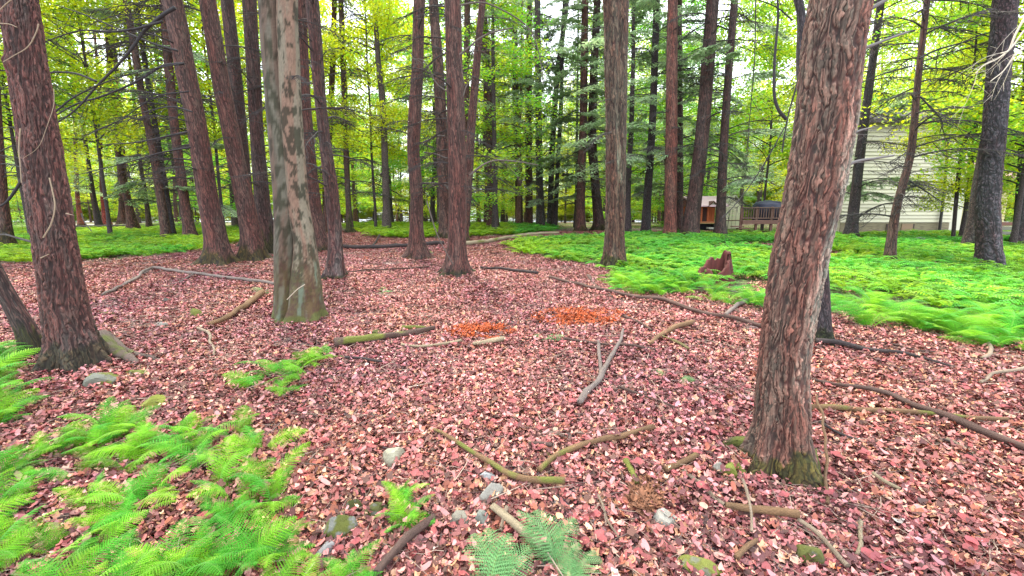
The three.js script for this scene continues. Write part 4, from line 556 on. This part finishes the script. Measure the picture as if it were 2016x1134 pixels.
for (const [label, px, w0, w1, c] of [
  ['long thin stick lying above the forked branch', [[1110, 680], [1160, 686], [1240, 694], [1295, 700]], 5, 6, 'brown'], ['brown crooked stick with a mossy end right of the forked branch', [[1278, 690], [1300, 672], [1325, 660], [1362, 648]], 8, 10, 'tan'], ['thin slanting stick crossing above the forked branch', [[1225, 630], [1260, 645], [1285, 660]], 5, 5, 'brown'],
  ['thin stick slanting right behind the crooked mossy-ended stick', [[1300, 670], [1330, 685], [1355, 700]], 4, 6, 'olive'], ['slender bare stick along the fern edge right of the grooved trunk', [[1200, 575], [1280, 580], [1350, 572], [1490, 588]], 3, 3, 'grey'], ['pale stick leaning near the large trunk at the fern edge', [[1425, 630], [1460, 608], [1490, 594], [1510, 588]], 7, 9, 'grey'],
  ['pale curved stick at the fern edge at far right', [[1930, 718], [1950, 705], [1945, 685], [1940, 676]], 7, 6, 'pale'], ['pale crooked twig at the right edge below the ferns', [[1925, 768], [1960, 752], [2005, 744], [2030, 728]], 6, 8, 'pale'], ['thin twig between the fern clump and the forked branch', [[1215, 775], [1260, 795], [1325, 818]], 5, 4, 'brown'], ['long thin dark twig in the lower right leaves', [[1850, 885], [1900, 905], [1940, 935]], 4, 3, 'dark'], ['short pale stick at lower right of the large trunk', [[1722, 955], [1745, 972], [1765, 985]], 8, 6, 'cream'],
]) stick('twig', label, px, w0, w1, c);

// ---------------------------------------------------------------- stones, stump, rotten wood
function stone(label, x, y, w, h, dp, c, o = {}) {
  const p = gpt(x, y), k = -p.z / F, r = rng(x * 7 + y), W = w * k / 2, H = h * k * 0.8, D = dp * k / 2; 
  const planes = []; for (let q = 0; q < 15; q++) planes.push([V(r() - 0.5, r() - 0.5, r() - 0.5).normalize(), 0.62 + 0.3 * r()]);
  const g = new THREE.IcosahedronGeometry(1, 9), Q = g.attributes.position, n = Q.count, col = new Float32Array(n * 3), v = V(), se = r() * 50;
  for (let q = 0; q < n; q++) { v.fromBufferAttribute(Q, q); let t = 1; for (const [pn2, o2] of planes) { const c2 = pn2.dot(v); if (c2 > 0.05) t = Math.min(t, o2 / c2); } t *= 1 + 0.1 * (fbm(v.x * 3 + se, v.y * 3, v.z * 3) - 0.5) + 0.05 * (noise(v.x * 11 + se, v.y * 11, v.z * 11) - 0.5); Q.setXYZ(q, v.x * t * W * 1.15, v.y * t * H * 0.95 + H * 0.3, v.z * t * D * 1.15); }
  g.computeVertexNormals(); const N = g.attributes.normal;
  for (let q = 0; q < n; q++) { v.fromBufferAttribute(Q, q); const a = fbm(v.x / W * 2.2 + se, v.y / W * 2.2, v.z / W * 2.2), f = 0.45 + 0.55 * a, ms = o.moss ? step(-0.05, 0.08, a - 0.62 + o.moss * 0.45 + 0.12 * N.getY(q)) : 0; for (let e = 0; e < 3; e++) col[q * 3 + e] = mix(c[e] * f, MOSS[e] * (0.5 + a) * (o.mk ?? 0.8), ms); }
  g.setAttribute('color', new THREE.BufferAttribute(col, 3));
  const m = mesh('stone', g, M_stoneB, scene, true); m.position.copy(p); m.rotation.y = r() * 0.6 + (o.rot ?? 0); return tag(m, label, 'stone');
}
const stoneTex = (() => { const N = 256, a = new Uint8Array(N * N * 4); for (let y = 0; y < N; y++) for (let x = 0; x < N; x++) { const f = 0.5 * pn(x / 8, y / 8, 32, 32, 3) + 0.3 * pn(x / 3.2, y / 3.2, 80, 80, 4) + 0.2 * hash(x, y, 8), i = (y * N + x) * 4; a[i] = a[i + 1] = a[i + 2] = Math.round(255 * (0.55 + 0.45 * f)); a[i + 3] = 255; } return tex(a, N, N, true); })();
const M_stoneB = new THREE.MeshStandardMaterial({ vertexColors: true, roughness: 0.88, bumpMap: stoneTex, bumpScale: 0.004 });
const S = [0.3, 0.28, 0.235], SG = [0.15, 0.15, 0.12], SP = [0.2, 0.18, 0.14];
stone('pale cream boulder standing on the leaves in the lower middle', 774, 912, 55, 40, 40, [0.33, 0.31, 0.22]);
stone('angular white-grey stone beside the yellowish branch', 968, 985, 52, 42, 40, S, { rot: 0.5 }); stone('small white stone behind the angular white-grey one', 962, 948, 42, 22, 25, [0.33, 0.33, 0.32]);
stone('flat grey-brown slab below the bright fern clump at bottom centre', 905, 1042, 52, 44, 40, SP); stone('upright grey stone beside the slab at bottom centre', 948, 1045, 34, 50, 30, [0.2, 0.21, 0.175], { rot: 0.3 }); stone('long flat reddish stone above the slab at bottom centre', 905, 1023, 66, 20, 24, [0.2, 0.155, 0.125]);
stone('mossy round stone left of the bright fern clump', 742, 1022, 48, 34, 40, SG, { moss: 0.55, mk: 0.4 }); stone('dark mossy stone at the edge of the lower left ferns', 698, 1010, 32, 34, 30, SG, { moss: 0.5, mk: 0.35 }); stone('large mossy stone among the lower left ferns with a grey face', 672, 1060, 62, 66, 46, [0.2, 0.2, 0.18], { moss: 0.3, mk: 0.6 }); stone('grey stone below the large mossy stone among the ferns', 645, 1100, 42, 40, 36, [0.26, 0.245, 0.24]);
stone('whitish half-buried stone in the leaves at lower right of centre', 1312, 1032, 52, 34, 42, S, { rot: -0.5 }); stone('long pale lichened rock at the bottom edge right of centre', 1375, 1135, 90, 44, 50, [0.2, 0.2, 0.13], { moss: 0.2, mk: 0.9, rot: -0.5 }); stone('mossy boulder at the bottom edge at lower right', 1592, 1108, 56, 48, 50, SG, { moss: 0.6, mk: 0.5 });
stone('grey block beside the moss-covered wood at the foot of the foreground trunk', 1410, 935, 24, 34, 26, S); stone('moss-covered chunk at the foot of the large foreground trunk', 1434, 944, 32, 44, 36, [0.14, 0.14, 0.06], { moss: 0.9, mk: 1 }); stone('second moss-covered chunk nearest the large foreground trunk', 1454, 938, 20, 36, 30, [0.13, 0.13, 0.06], { moss: 0.85, mk: 0.8 });
stone('grey pyramid-shaped stone below the thick left trunk', 205, 762, 62, 34, 44, [0.19, 0.19, 0.15], { moss: 0.1 }); stone('flat mossy stone right of the root of the thick left trunk', 270, 742, 40, 16, 30, [0.22, 0.21, 0.15], { moss: 0.3 }); stone('yellow mossy rock in the leaves below the thick left trunk', 305, 805, 50, 30, 34, [0.2, 0.18, 0.06], { moss: 0.6, mk: 1.3 });
stone('mossy stone left of the thick curved branch', 388, 626, 24, 22, 20, SG, { moss: 0.6 }); stone('flat dark stone with a pale top in the left leaves', 318, 645, 30, 14, 20, [0.3, 0.28, 0.24]); stone('dark stone above the pale-topped one in the left leaves', 328, 598, 18, 12, 14, [0.08, 0.07, 0.06]); stone('flat mossy stone in the left leaves', 212, 622, 36, 10, 20, [0.2, 0.19, 0.1], { moss: 0.4 });
stone('dark green mossy lump behind the mossy rotten log', 741, 662, 18, 14, 14, [0.12, 0.16, 0.05], { moss: 0.7, mk: 0.5 });
stone('reddish boulder against the house foundation', 1800, 462, 17, 11, 14, [0.2, 0.13, 0.1]); stone('pale small stone right of the reddish boulder at the house', 1816, 462, 9, 5, 8, S);
{ // long low stone in the yard
  stone('long grey stone slab lying in the ferns in front of the house', 1806, 480, 64, 14, 22, [0.16, 0.2, 0.15]); stone('pale rock at the foot of the slanting grey trunk', 1876, 488, 26, 11, 18, S);
}
{ // rotten stump: a hollow ragged ring of decayed wood, tall at the back right, spreading low to the left
  const p = gpt(1412, 556), t = thing('rotten_stump', 'broken red-brown rotten stump standing in ferns right of the grooved trunk', 'stump', p), r = rng(66), k = -p.z / F, b = new Buf(), N = 56;
  const colw = (x, y, z) => { const n = fbm(x * 34, y * 9, z * 34); return [0.075 * (0.15 + 1.6 * n), 0.014 * (0.15 + 1.6 * n), 0.011 * (0.15 + 1.6 * n)]; };
  for (let i = 0; i <= N; i++) { const a = i / N * 6.2832, ca = Math.cos(a), sa = Math.sin(a), hi = k * (16 + 34 * Math.pow(clamp(0.5 + 0.5 * Math.cos(a + 0.5)), 1.5) + 16 * (hash(Math.floor(i / 3) % 19, 4, 2) - 0.3) + 7 * hash(i % N, 1, 9)), ro = k * (26 + 7 * noise(ca * 3, sa * 3, 5) + (ca < 0 ? -12 * ca : 0)), ri = ro - k * 7;
    for (const [rr, y] of [[ro * 1.25, -0.06], [ro * 1.02, hi * 0.4], [ro * 0.92, hi * 0.8], [ro * 0.86, hi], [ri * 0.8, hi * 0.97], [ri * 0.8, hi * 0.3], [ri * 0.4, k * 6]]) { const w = rr * (1 + 0.12 * (noise(ca * 9, sa * 9, y * 20) - 0.5)); b.v(ca * w, y, sa * w * 0.8, colw(ca * w, y, sa * w)); } }
  for (let i = 0; i < N; i++) for (let j = 0; j < 6; j++) { const q = i * 7 + j; b.i.push(q, q + 1, q + 7, q + 1, q + 8, q + 7); }
  mesh('stump_wall', b.geo(), vc({ side: THREE.DoubleSide }), t);
  for (let q = 0; q < 6; q++) { const a = -0.9 + 0.4 * q, x = Math.cos(a) * 22 * k, z = Math.sin(a) * 17 * k, hgt = k * (38 + 26 * r()), sb = new Buf(); sweep(sb, [V(x, 0, z), V(x * 0.96, hgt * 0.6, z), V(x * 0.9 + (r() - 0.5) * 0.06, hgt, z * 0.9)], [7 * k, 5 * k, 0.8 * k], 5, (tt, aa, X, Y, Z) => colw(X, Y, Z), q, 0.4, 0.2); mesh('shard', sb.geo(), M_wood, t); }
  const rb = new Buf(); sweep(rb, smooth([V(-18 * k, 0.1, 0.08), V(-32 * k, 0.1, 0.1), V(-50 * k, 0.03, 0.14)], 5), [11, 10, 9, 8, 7, 6, 5, 4, 3, 2, 1].map((q) => q * k), 8, (tt, aa, X, Y, Z) => colw(X, Y, Z), 4, 0.4); mesh('root', rb.geo(), M_wood, t);
}
for (const [label, cx, cy, w, h, n] of [['patch of bright orange crumbled rotten wood near centre', 945, 658, 52, 12, 4200], ['second patch of orange crumbled wood right of the small bluish fern', 1140, 630, 72, 14, 4200], ['small heap of rusty crumbled wood right of the crooked grey trunk', 718, 516, 14, 5, 120], ['ridge of orange-brown rotten bark left of the half-buried white stone', 1268, 1010, 26, 42, 1800], ['rusty crumbled wood above the half-buried white stone', 1330, 965, 40, 26, 700]]) {
  const r = rng(cx), b = new Buf(), c = gpt(cx, cy);
  for (let q = 0; q < n; q++) { const a = r() * 6.28, rr = Math.pow(r(), 0.7), p = gpt(cx + Math.cos(a) * rr * w * 1.35, cy + Math.sin(a) * rr * h * 1.3).sub(c), keep = fbm(p.x * 5 + cx, p.z * 7, 2) > 0.33 + 0.22 * rr * rr, s = 0.009 + 0.016 * r(), f = 0.6 + 0.8 * r(), dir = V(r() - 0.5, (r() - 0.4) * 0.5, r() - 0.5).normalize(); if (!keep) continue; p.y += 0.052 + 0.035 * r() * (1 - rr); kite(b, p, dir, V(-dir.z, (r() - 0.5), dir.x).normalize(), s * 2, s * 0.5, (cy > 900 ? [0.17 * f, 0.07 * f, 0.034 * f] : mix3([0.46 * f, 0.075 * f, 0.008 * f], [0.2 * f, 0.05 * f, 0.02 * f], r()))); }
  const m = mesh('rotten_wood', b.geo(), vc({ side: THREE.DoubleSide }), scene, true); m.position.copy(c); tag(m, label, 'rotten wood', null, 'stuff');
}
// surface roots
for (const [T, label, px, w0, w1, up] of [[L1, 'brown root running right from the thick left trunk', [[200, 690], [235, 706], [262, 720], [296, 732]], 34, 10, 0.06], [L1, 'pale root running right above the brown one', [[215, 685], [262, 706], [300, 713], [335, 716]], 18, 8, 0.05], [L1, null, [[140, 715], [150, 735], [160, 752]], 30, 12, 0.04],
  [R1, 'moss-covered root spreading left', [[1518, 905], [1478, 892], [1442, 886], [1410, 884]], 66, 14, 0.06], [R1, null, [[1552, 925], [1562, 945], [1566, 962]], 50, 20, 0.03], [R1, null, [[1578, 922], [1598, 932], [1614, 940]], 46, 16, 0.04], [R1, null, [[1505, 918], [1494, 930], [1484, 942]], 40, 14, 0.03],
  [T15, null, [[885, 530], [872, 540], [862, 546]], 16, 6, 0.04], [T15, 'mossy root running right', [[912, 530], [930, 536], [948, 540]], 14, 5, 0.04], [T13, 'pale root at the left of the foot', [[815, 500], [808, 512], [802, 518]], 9, 4, 0.03], [T13, null, [[838, 500], [852, 503], [862, 508]], 12, 4, 0.03], [T4, null, [[440, 505], [458, 515], [472, 521]], 22, 7, 0.04], [T4, null, [[415, 510], [405, 518], [394, 523]], 16, 6, 0.04], [T10, null, [[665, 540], [674, 547], [682, 551]], 12, 4, 0.03]]) {
  const P = smooth(px.map(([x, y], k) => { const q = gpt(x, y); q.y += k === px.length - 1 ? -0.03 : (up ?? 0) * (k ? 1 : 2.2); return q.sub(T.base); }), 6), b = new Buf(), mossy = T === R1 || T === T15 || T === T4, sd = px[0][0];
  sweep(b, P, P.map((q, k) => 0.5 * mix(w0 * 1.15, w1 * 0.5, Math.pow(k / (P.length - 1), 0.75)) * T.d / F), 12, (t, a, x, y, z) => { const n = fbm(x * 22 + sd, y * 22, z * 22), m = step(0.4, 0.55, fbm(x * 9, y * 9, z * 9 + sd) + (mossy ? 0.08 : -0.08) - 0.12 * t); return [0.11, 0.075, 0.06].map((q, e) => mix(q * (0.4 + 1.2 * n), [0.085, 0.095, 0.015][e] * (0.4 + 1.2 * n), m)); }, sd, 0.32, 0.2);
  const m = mesh('root', b.geo(), M_wood, T.t); if (label) m.userData.label = label;
}
{ // dark fallen trunk in the left ferns
  const P = smooth([[150, 456], [220, 455], [260, 454], [330, 452], [395, 451]].map(([x, y]) => gpt(x, y)), 6), b = new Buf(), base = P[0].clone(); P.forEach((p) => { p.sub(base); p.y += 0.22; }); sweep(b, P, P.map((_, k) => 0.09 + 0.11 * k / P.length), 10, (t, a, x, y, z) => (Math.cos(a) > 0.3 && fbm(x, y, z) > 0.45 ? [0.12, 0.16, 0.04] : [0.06, 0.05, 0.045]), 8, 0.2, 0.3); const t = thing('fallen_log', 'dark mossy fallen trunk lying beyond the left ferns', 'log', base); mesh('stem', b.geo(), M_wood, t);
}

// ---------------------------------------------------------------- house, playhouse, shed, deck
const plain = (c, o = {}) => new THREE.MeshStandardMaterial({ color: new THREE.Color(...c).multiplyScalar(0.72), roughness: 0.8, ...o });
const siding = [[0.66, 0.62, 0.44], [0.63, 0.59, 0.43], [0.69, 0.65, 0.46]].map((c) => plain(c, { roughness: 0.6, bumpMap: stoneTex, bumpScale: 0.001 })), yellowSiding = [plain([0.6, 0.52, 0.24]), plain([0.57, 0.5, 0.24])];
const concrete = plain([0.4, 0.34, 0.2], { map: stoneTex, bumpMap: stoneTex, bumpScale: 0.006 }), dkBrown = plain([0.06, 0.04, 0.03]), trim = plain([0.72, 0.7, 0.56]);
function box(name, w, h, d, x, y, z, m, parent, r = 0.01) { const o = mesh(name, new RoundedBoxGeometry(w, h, d, 1, Math.min(r, w / 3, h / 3, d / 3)), m, parent); o.position.set(x, y, z); return o; }
function boards(parent, mats, x0, x1, y0, y1, z, hgt) { const w = x1 - x0, g = new THREE.BoxGeometry(w, hgt + 0.03, 0.035); let k = 0; for (let y = y0; y < y1; y += hgt, k++) { const m = mesh('siding_board', g, mats[k % mats.length], parent); m.position.set((x0 + x1) / 2, y + hgt / 2, z); m.rotation.x = -0.26; } }
{
  const D = 20, a = at(1652, 459, D), c = at(1868, 459, D), y0 = at(1750, 460, D).y - 0.05, sid = at(1750, 437, D).y, eave = at(1750, 240, D).y, o = V(a.x, y0, -D), t = thing('house', 'pale sided house with concrete foundation behind the slender leaning trunk at right', 'house', o), W = c.x - a.x, L = (y) => y - y0;
  const body = box('wall', W - 0.02, L(eave), 3, W / 2, L(eave) / 2, -1.55, siding[0], t); boards(body, siding, -W / 2, W / 2, L(sid) - L(eave) / 2, L(eave) / 2 - 0.05, 1.53, 0.165);
  box('foundation', W - 0.06, L(sid) - 0.02, 0.1, W / 2, L(sid) / 2 - 0.03, -0.06, concrete, t, 0.005);
  for (const [px0, px1, m] of [[1744, 1752, dkBrown], [1774, 1796, plain([0.3, 0.2, 0.12])], [1796, 1799, dkBrown]]) { const A = at(px0, 450, D).x - a.x, B = at(px1, 450, D).x - a.x; box('vent_panel', B - A, L(sid) * 0.8, 0.03, (A + B) / 2, L(sid) * 0.45, 0.005, m, t, 0.003); }
  const roof = new THREE.Shape([[-0.4, 0], [1.6, 0.8], [3.5, 0], [3.5, -0.16], [1.6, 0.64], [-0.4, -0.16]].map(([x, y]) => new THREE.Vector2(x, y))), rm = mesh('roof', new THREE.ExtrudeGeometry(roof, { depth: W + 0.6, bevelEnabled: false }), plain([0.09, 0.07, 0.065], { bumpMap: stoneTex, bumpScale: 0.01 }), t); rm.rotation.y = Math.PI / 2; rm.position.set(-0.3, L(eave) + 0.05, 0);
  const pts = [[1867, 268], [1862, 340], [1856, 400], [1849, 458]].map(([x, y]) => at(x, y, D - 0.12).sub(o)), b = new Buf(); sweep(b, smooth(pts, 3), Array(10).fill(0.055), 8, [1, 1, 1]); mesh('downspout', b.geo(), plain([0.04, 0.035, 0.03], { vertexColors: false }), t); const ft = at(1850, 461, D - 0.2).sub(o); box('downspout_foot', 0.12, 0.22, 0.2, ft.x, ft.y + 0.02, ft.z, trim, t);
  // corner bay and porch wing
  const A = at(1864, 455, D).x - a.x, B = at(1893, 455, D).x - a.x, topB = L(at(1875, 330, D).y), bay = box('corner_bay', B - A, topB, 1.2, (A + B) / 2, topB / 2, -0.7, trim, t); box('slit_window', 0.1, 0.5, 0.04, (A + B) / 2 + 0.05, L(at(1880, 365, D).y), -0.08, plain([0.022, 0.02, 0.021], { roughness: 0.2 }), t); box('upper_trim', 0.25, 1.2, 0.2, (A + B) / 2 + 0.1, L(at(1880, 285, D).y), -0.2, trim, t);
  const Wg = at(1975, 455, D + 1).x - a.x, wTop = L(at(1900, 352, D).y), wing = box('wall', Wg - B, wTop, 5, (B + Wg) / 2, wTop / 2, -3.6, yellowSiding[0], t); boards(wing, yellowSiding, -(Wg - B) / 2, (Wg - B) / 2, 0.45 - wTop / 2, wTop / 2, 2.53, 0.14); box('foundation', Wg - B, 0.45, 0.1, (B + Wg) / 2, 0.2, -1.06, concrete, t, 0.005);
  const pr = new THREE.Shape([[-1, 0], [2.6, 1.25], [2.6, 1.15], [-1, -0.1]].map(([x, y]) => new THREE.Vector2(x, y))), pm = mesh('porch_roof', new THREE.ExtrudeGeometry(pr, { depth: Wg - B - 0.1, bevelEnabled: false }), plain([0.55, 0.3, 0.3], { bumpMap: stoneTex, bumpScale: 0.01 }), t); pm.rotation.y = Math.PI / 2; pm.position.set(B + 0.02, wTop + 0.08, -0.9); pm.userData.label = 'pinkish-red porch roof';
  box('gutter', Wg - B - 0.1, 0.13, 0.12, (B + Wg) / 2, wTop - 0.06, 0.12, plain([0.03, 0.08, 0.05]), t, 0.03);
}
{ // brown fence at right
  const D = 16, x0 = at(1962, 450, D).x, x1 = at(2120, 450, D).x, g = G((x0 + x1) / 2, -D), t = thing('board_fence', 'low brown board fence at the right edge behind the trunks', 'fence', V(x0, g, -D)), br = plain([0.2, 0.08, 0.06]), gr = plain([0.2, 0.19, 0.15]);
  for (let k = 0; k < 4; k++) box('board', x1 - x0, 0.13, 0.03, (x1 - x0) / 2, 0.12 + k * 0.17, 0, k === 3 ? br : gr, t); for (let k = 0; k < 4; k++) box('post', 0.09, 0.8, 0.09, (x1 - x0) * k / 3, 0.38, -0.07, br, t);
}
{ // red playhouse on skids
  const D = 23, a = at(1362, 446, D), e = at(1424, 446, D), W = e.x - a.x, k = D / F, g = G(a.x, -D), o = V(a.x, g, -D), t = thing('playhouse', 'rust-red wooden playhouse with pinkish metal roof and porch railing beyond the leaning trunks', 'playhouse', o), red = plain([0.5, 0.12, 0.035]), lt = plain([0.5, 0.2, 0.08]), black = plain([0.015, 0.015, 0.02]), base = at(1400, 438, D).y - g, Y = (py) => at(1400, py, D).y - g;
  box('floor', W, 0.1, 2.2, W / 2, base, -1.1, lt, t); for (const x of [0.2, W - 0.3]) { const w = mesh('wheel', new THREE.CylinderGeometry(0.2, 0.2, 0.14, 18), black, t); w.rotation.x = Math.PI / 2; w.position.set(x, 0.2, -0.1); } box('skid', W - 0.2, base - 0.1, 1.6, W / 2, (base - 0.05) / 2, -1.2, black, t); box('step', 0.5, 0.1, 0.4, W * 0.62, 0.12, 0.12, plain([0.6, 0.58, 0.5]), t);
  const top = Y(404); for (let q = 0; q < 9; q++) box('plank', W / 9 - 0.008, top - base, 0.05, W * (q + 0.5) / 9, (top + base) / 2, -1.1, red, t, 0.004);
  box('wall', W, top - base, 0.06, W / 2, (top + base) / 2, -2.1, red, t); for (const x of [0.04, W * 0.3, W * 0.5, W - 0.05]) box('post', 0.08, top - base, 0.08, x, (top + base) / 2, -0.08, red, t);
  box('rail', W * 0.28, 0.05, 0.06, W * 0.16, Y(417), -0.08, lt, t); for (let q = 0; q < 6; q++) box('baluster', 0.03, Y(417) - base, 0.03, 0.08 + q * W * 0.045, (Y(417) + base) / 2, -0.08, lt, t); box('window', 0.24, 0.26, 0.03, W * 0.32, Y(412), -1.06, plain([0.05, 0.04, 0.04], { roughness: 0.2 }), t); box('door', 0.4, Y(408) - base, 0.04, W * 0.62, (Y(408) + base) / 2, -1.06, plain([0.09, 0.04, 0.03]), t);
  const s = new THREE.Shape([[-0.25, 0], [1.1, 0.55], [2.5, 0], [2.5, -0.05], [1.1, 0.49], [-0.25, -0.06]].map(([x, y]) => new THREE.Vector2(x, y))), r = mesh('roof', new THREE.ExtrudeGeometry(s, { depth: W + 0.2, bevelEnabled: false }), plain([0.85, 0.58, 0.64], { roughness: 0.4, metalness: 0.1 }), t); r.rotation.y = Math.PI / 2; r.position.set(-0.1, top - 0.02, 0);
  const gs = new THREE.Shape([[-0.34, -0.2], [0, 0.12], [0.34, -0.2], [0.27, -0.2], [0, 0.05], [-0.27, -0.2]].map(([x, y]) => new THREE.Vector2(x, y))), gm = mesh('dormer', new THREE.ExtrudeGeometry(gs, { depth: 0.8, bevelEnabled: false }), plain([0.13, 0.06, 0.04]), t); gm.position.set(W * 0.58, top + 0.1, -0.55); for (let q = -2; q <= 2; q++) { const f = box('sunburst_ray', 0.03, 0.2, 0.02, W * 0.58 + Math.sin(q * 0.55) * 0.09, top - 0.06 + Math.cos(q * 0.55) * 0.09, 0.2, plain([0.75, 0.7, 0.6]), t, 0.004); f.rotation.z = -q * 0.55; }
}
{ // white shed
  const D = 25, a = at(1428, 446, D), e = at(1455, 446, D), W = e.x - a.x, g = G(a.x, -D), H = at(1440, 402, D).y - g, P = at(1440, 387, D).y - g, t = thing('shed', 'cream-white gabled garden shed right of the red playhouse', 'shed', V(a.x, g, -D)), cream = plain([0.95, 0.9, 0.66]), lines = plain([0.45, 0.42, 0.3]);
  const s = new THREE.Shape([[0, 0], [W, 0], [W, H], [W / 2, P], [0, H]].map(([x, y]) => new THREE.Vector2(x, y))), w = mesh('wall', new THREE.ExtrudeGeometry(s, { depth: 1.8, bevelEnabled: false }), cream, t); w.position.z = -1.8; box('door', W * 0.52, H * 0.84, 0.03, W * 0.42, H * 0.44, 0.016, plain([0.9, 0.84, 0.6]), t); for (const x of [0.15, 0.42, 0.69]) box('door_trim', 0.025, H * 0.86, 0.02, W * x, H * 0.44, 0.04, lines, t); box('door_trim', W * 0.56, 0.025, 0.02, W * 0.42, H * 0.87, 0.04, lines, t);
  for (const sd of [-1, 1]) { const L = Math.hypot(W / 2 + 0.12, P - H + 0.1), m = box('roof', L, 0.05, 2.1, W / 2 + sd * (W / 4 + 0.04), (H + P) / 2 + 0.01, -0.9, plain([0.72, 0.68, 0.55]), t); m.rotation.z = -sd * Math.atan2(P - H, W / 2); }
}
{ // deck with railing
  const D = 20, a = at(1460, 446, D), e = at(1580, 446, D), W = e.x - a.x, g = G(a.x, -D), Y = (py) => at(1500, py, D).y - g, t = thing('deck', 'raised reddish-brown wooden deck with baluster railing behind the large foreground trunk', 'deck', V(a.x, g, -D)), br = plain([0.2, 0.1, 0.075]), gr = plain([0.17, 0.1, 0.075]), fy = Y(434), ry = Y(409);
  for (let q = 0; q < 8; q++) box('floor_board', W, 0.04, 0.3, W / 2, fy, -0.16 - q * 0.31, gr, t); box('fascia', W, 0.17, 0.05, W / 2, fy - 0.08, 0.03, br, t); for (let q = 0; q < 5; q++) box('post', 0.1, ry + 0.05, 0.1, W * q / 4, (ry + 0.05) / 2, -0.1, br, t); box('rail', W, 0.05, 0.1, W / 2, ry, -0.04, gr, t); box('rail', W, 0.05, 0.06, W / 2, fy + 0.1, -0.04, gr, t); for (let q = 0; q < 24; q++) box('baluster', 0.035, ry - fy - 0.1, 0.035, W * (q + 0.5) / 24, (ry + fy) / 2 + 0.05, -0.04, gr, t, 0.004);
  for (const [x, z] of [[0.05, 0.15], [0.3, 0.3]]) box('step', 0.5, 0.05, 0.28, x - 0.3, fy - 0.18 - z * 0.6, 0.1, br, t);
  const gt = thing('covered_grill', 'dark blue-black covered grill standing on the deck', 'grill', V(at(1530, 440, D).x, g + fy + 0.02, -D - 0.9)), gs = new Buf(); sweep(gs, [V(0, 0, 0), V(0, 0.45, 0), V(0, 0.7, 0), V(0, 0.86, 0), V(0, 0.93, 0)], [0.62, 0.6, 0.64, 0.5, 0.1], 14, [0.02, 0.022, 0.05], 3, 0.12); mesh('cover', gs.geo(), vc({ roughness: 0.5 }), gt); box('base', 0.9, 0.1, 0.5, 0, 0.04, 0, plain([0.03, 0.03, 0.03]), gt);
}

scene.traverse((o) => { if (o.isMesh) { o.castShadow = true; o.receiveShadow = true; } });
renderer.render(scene, camera);
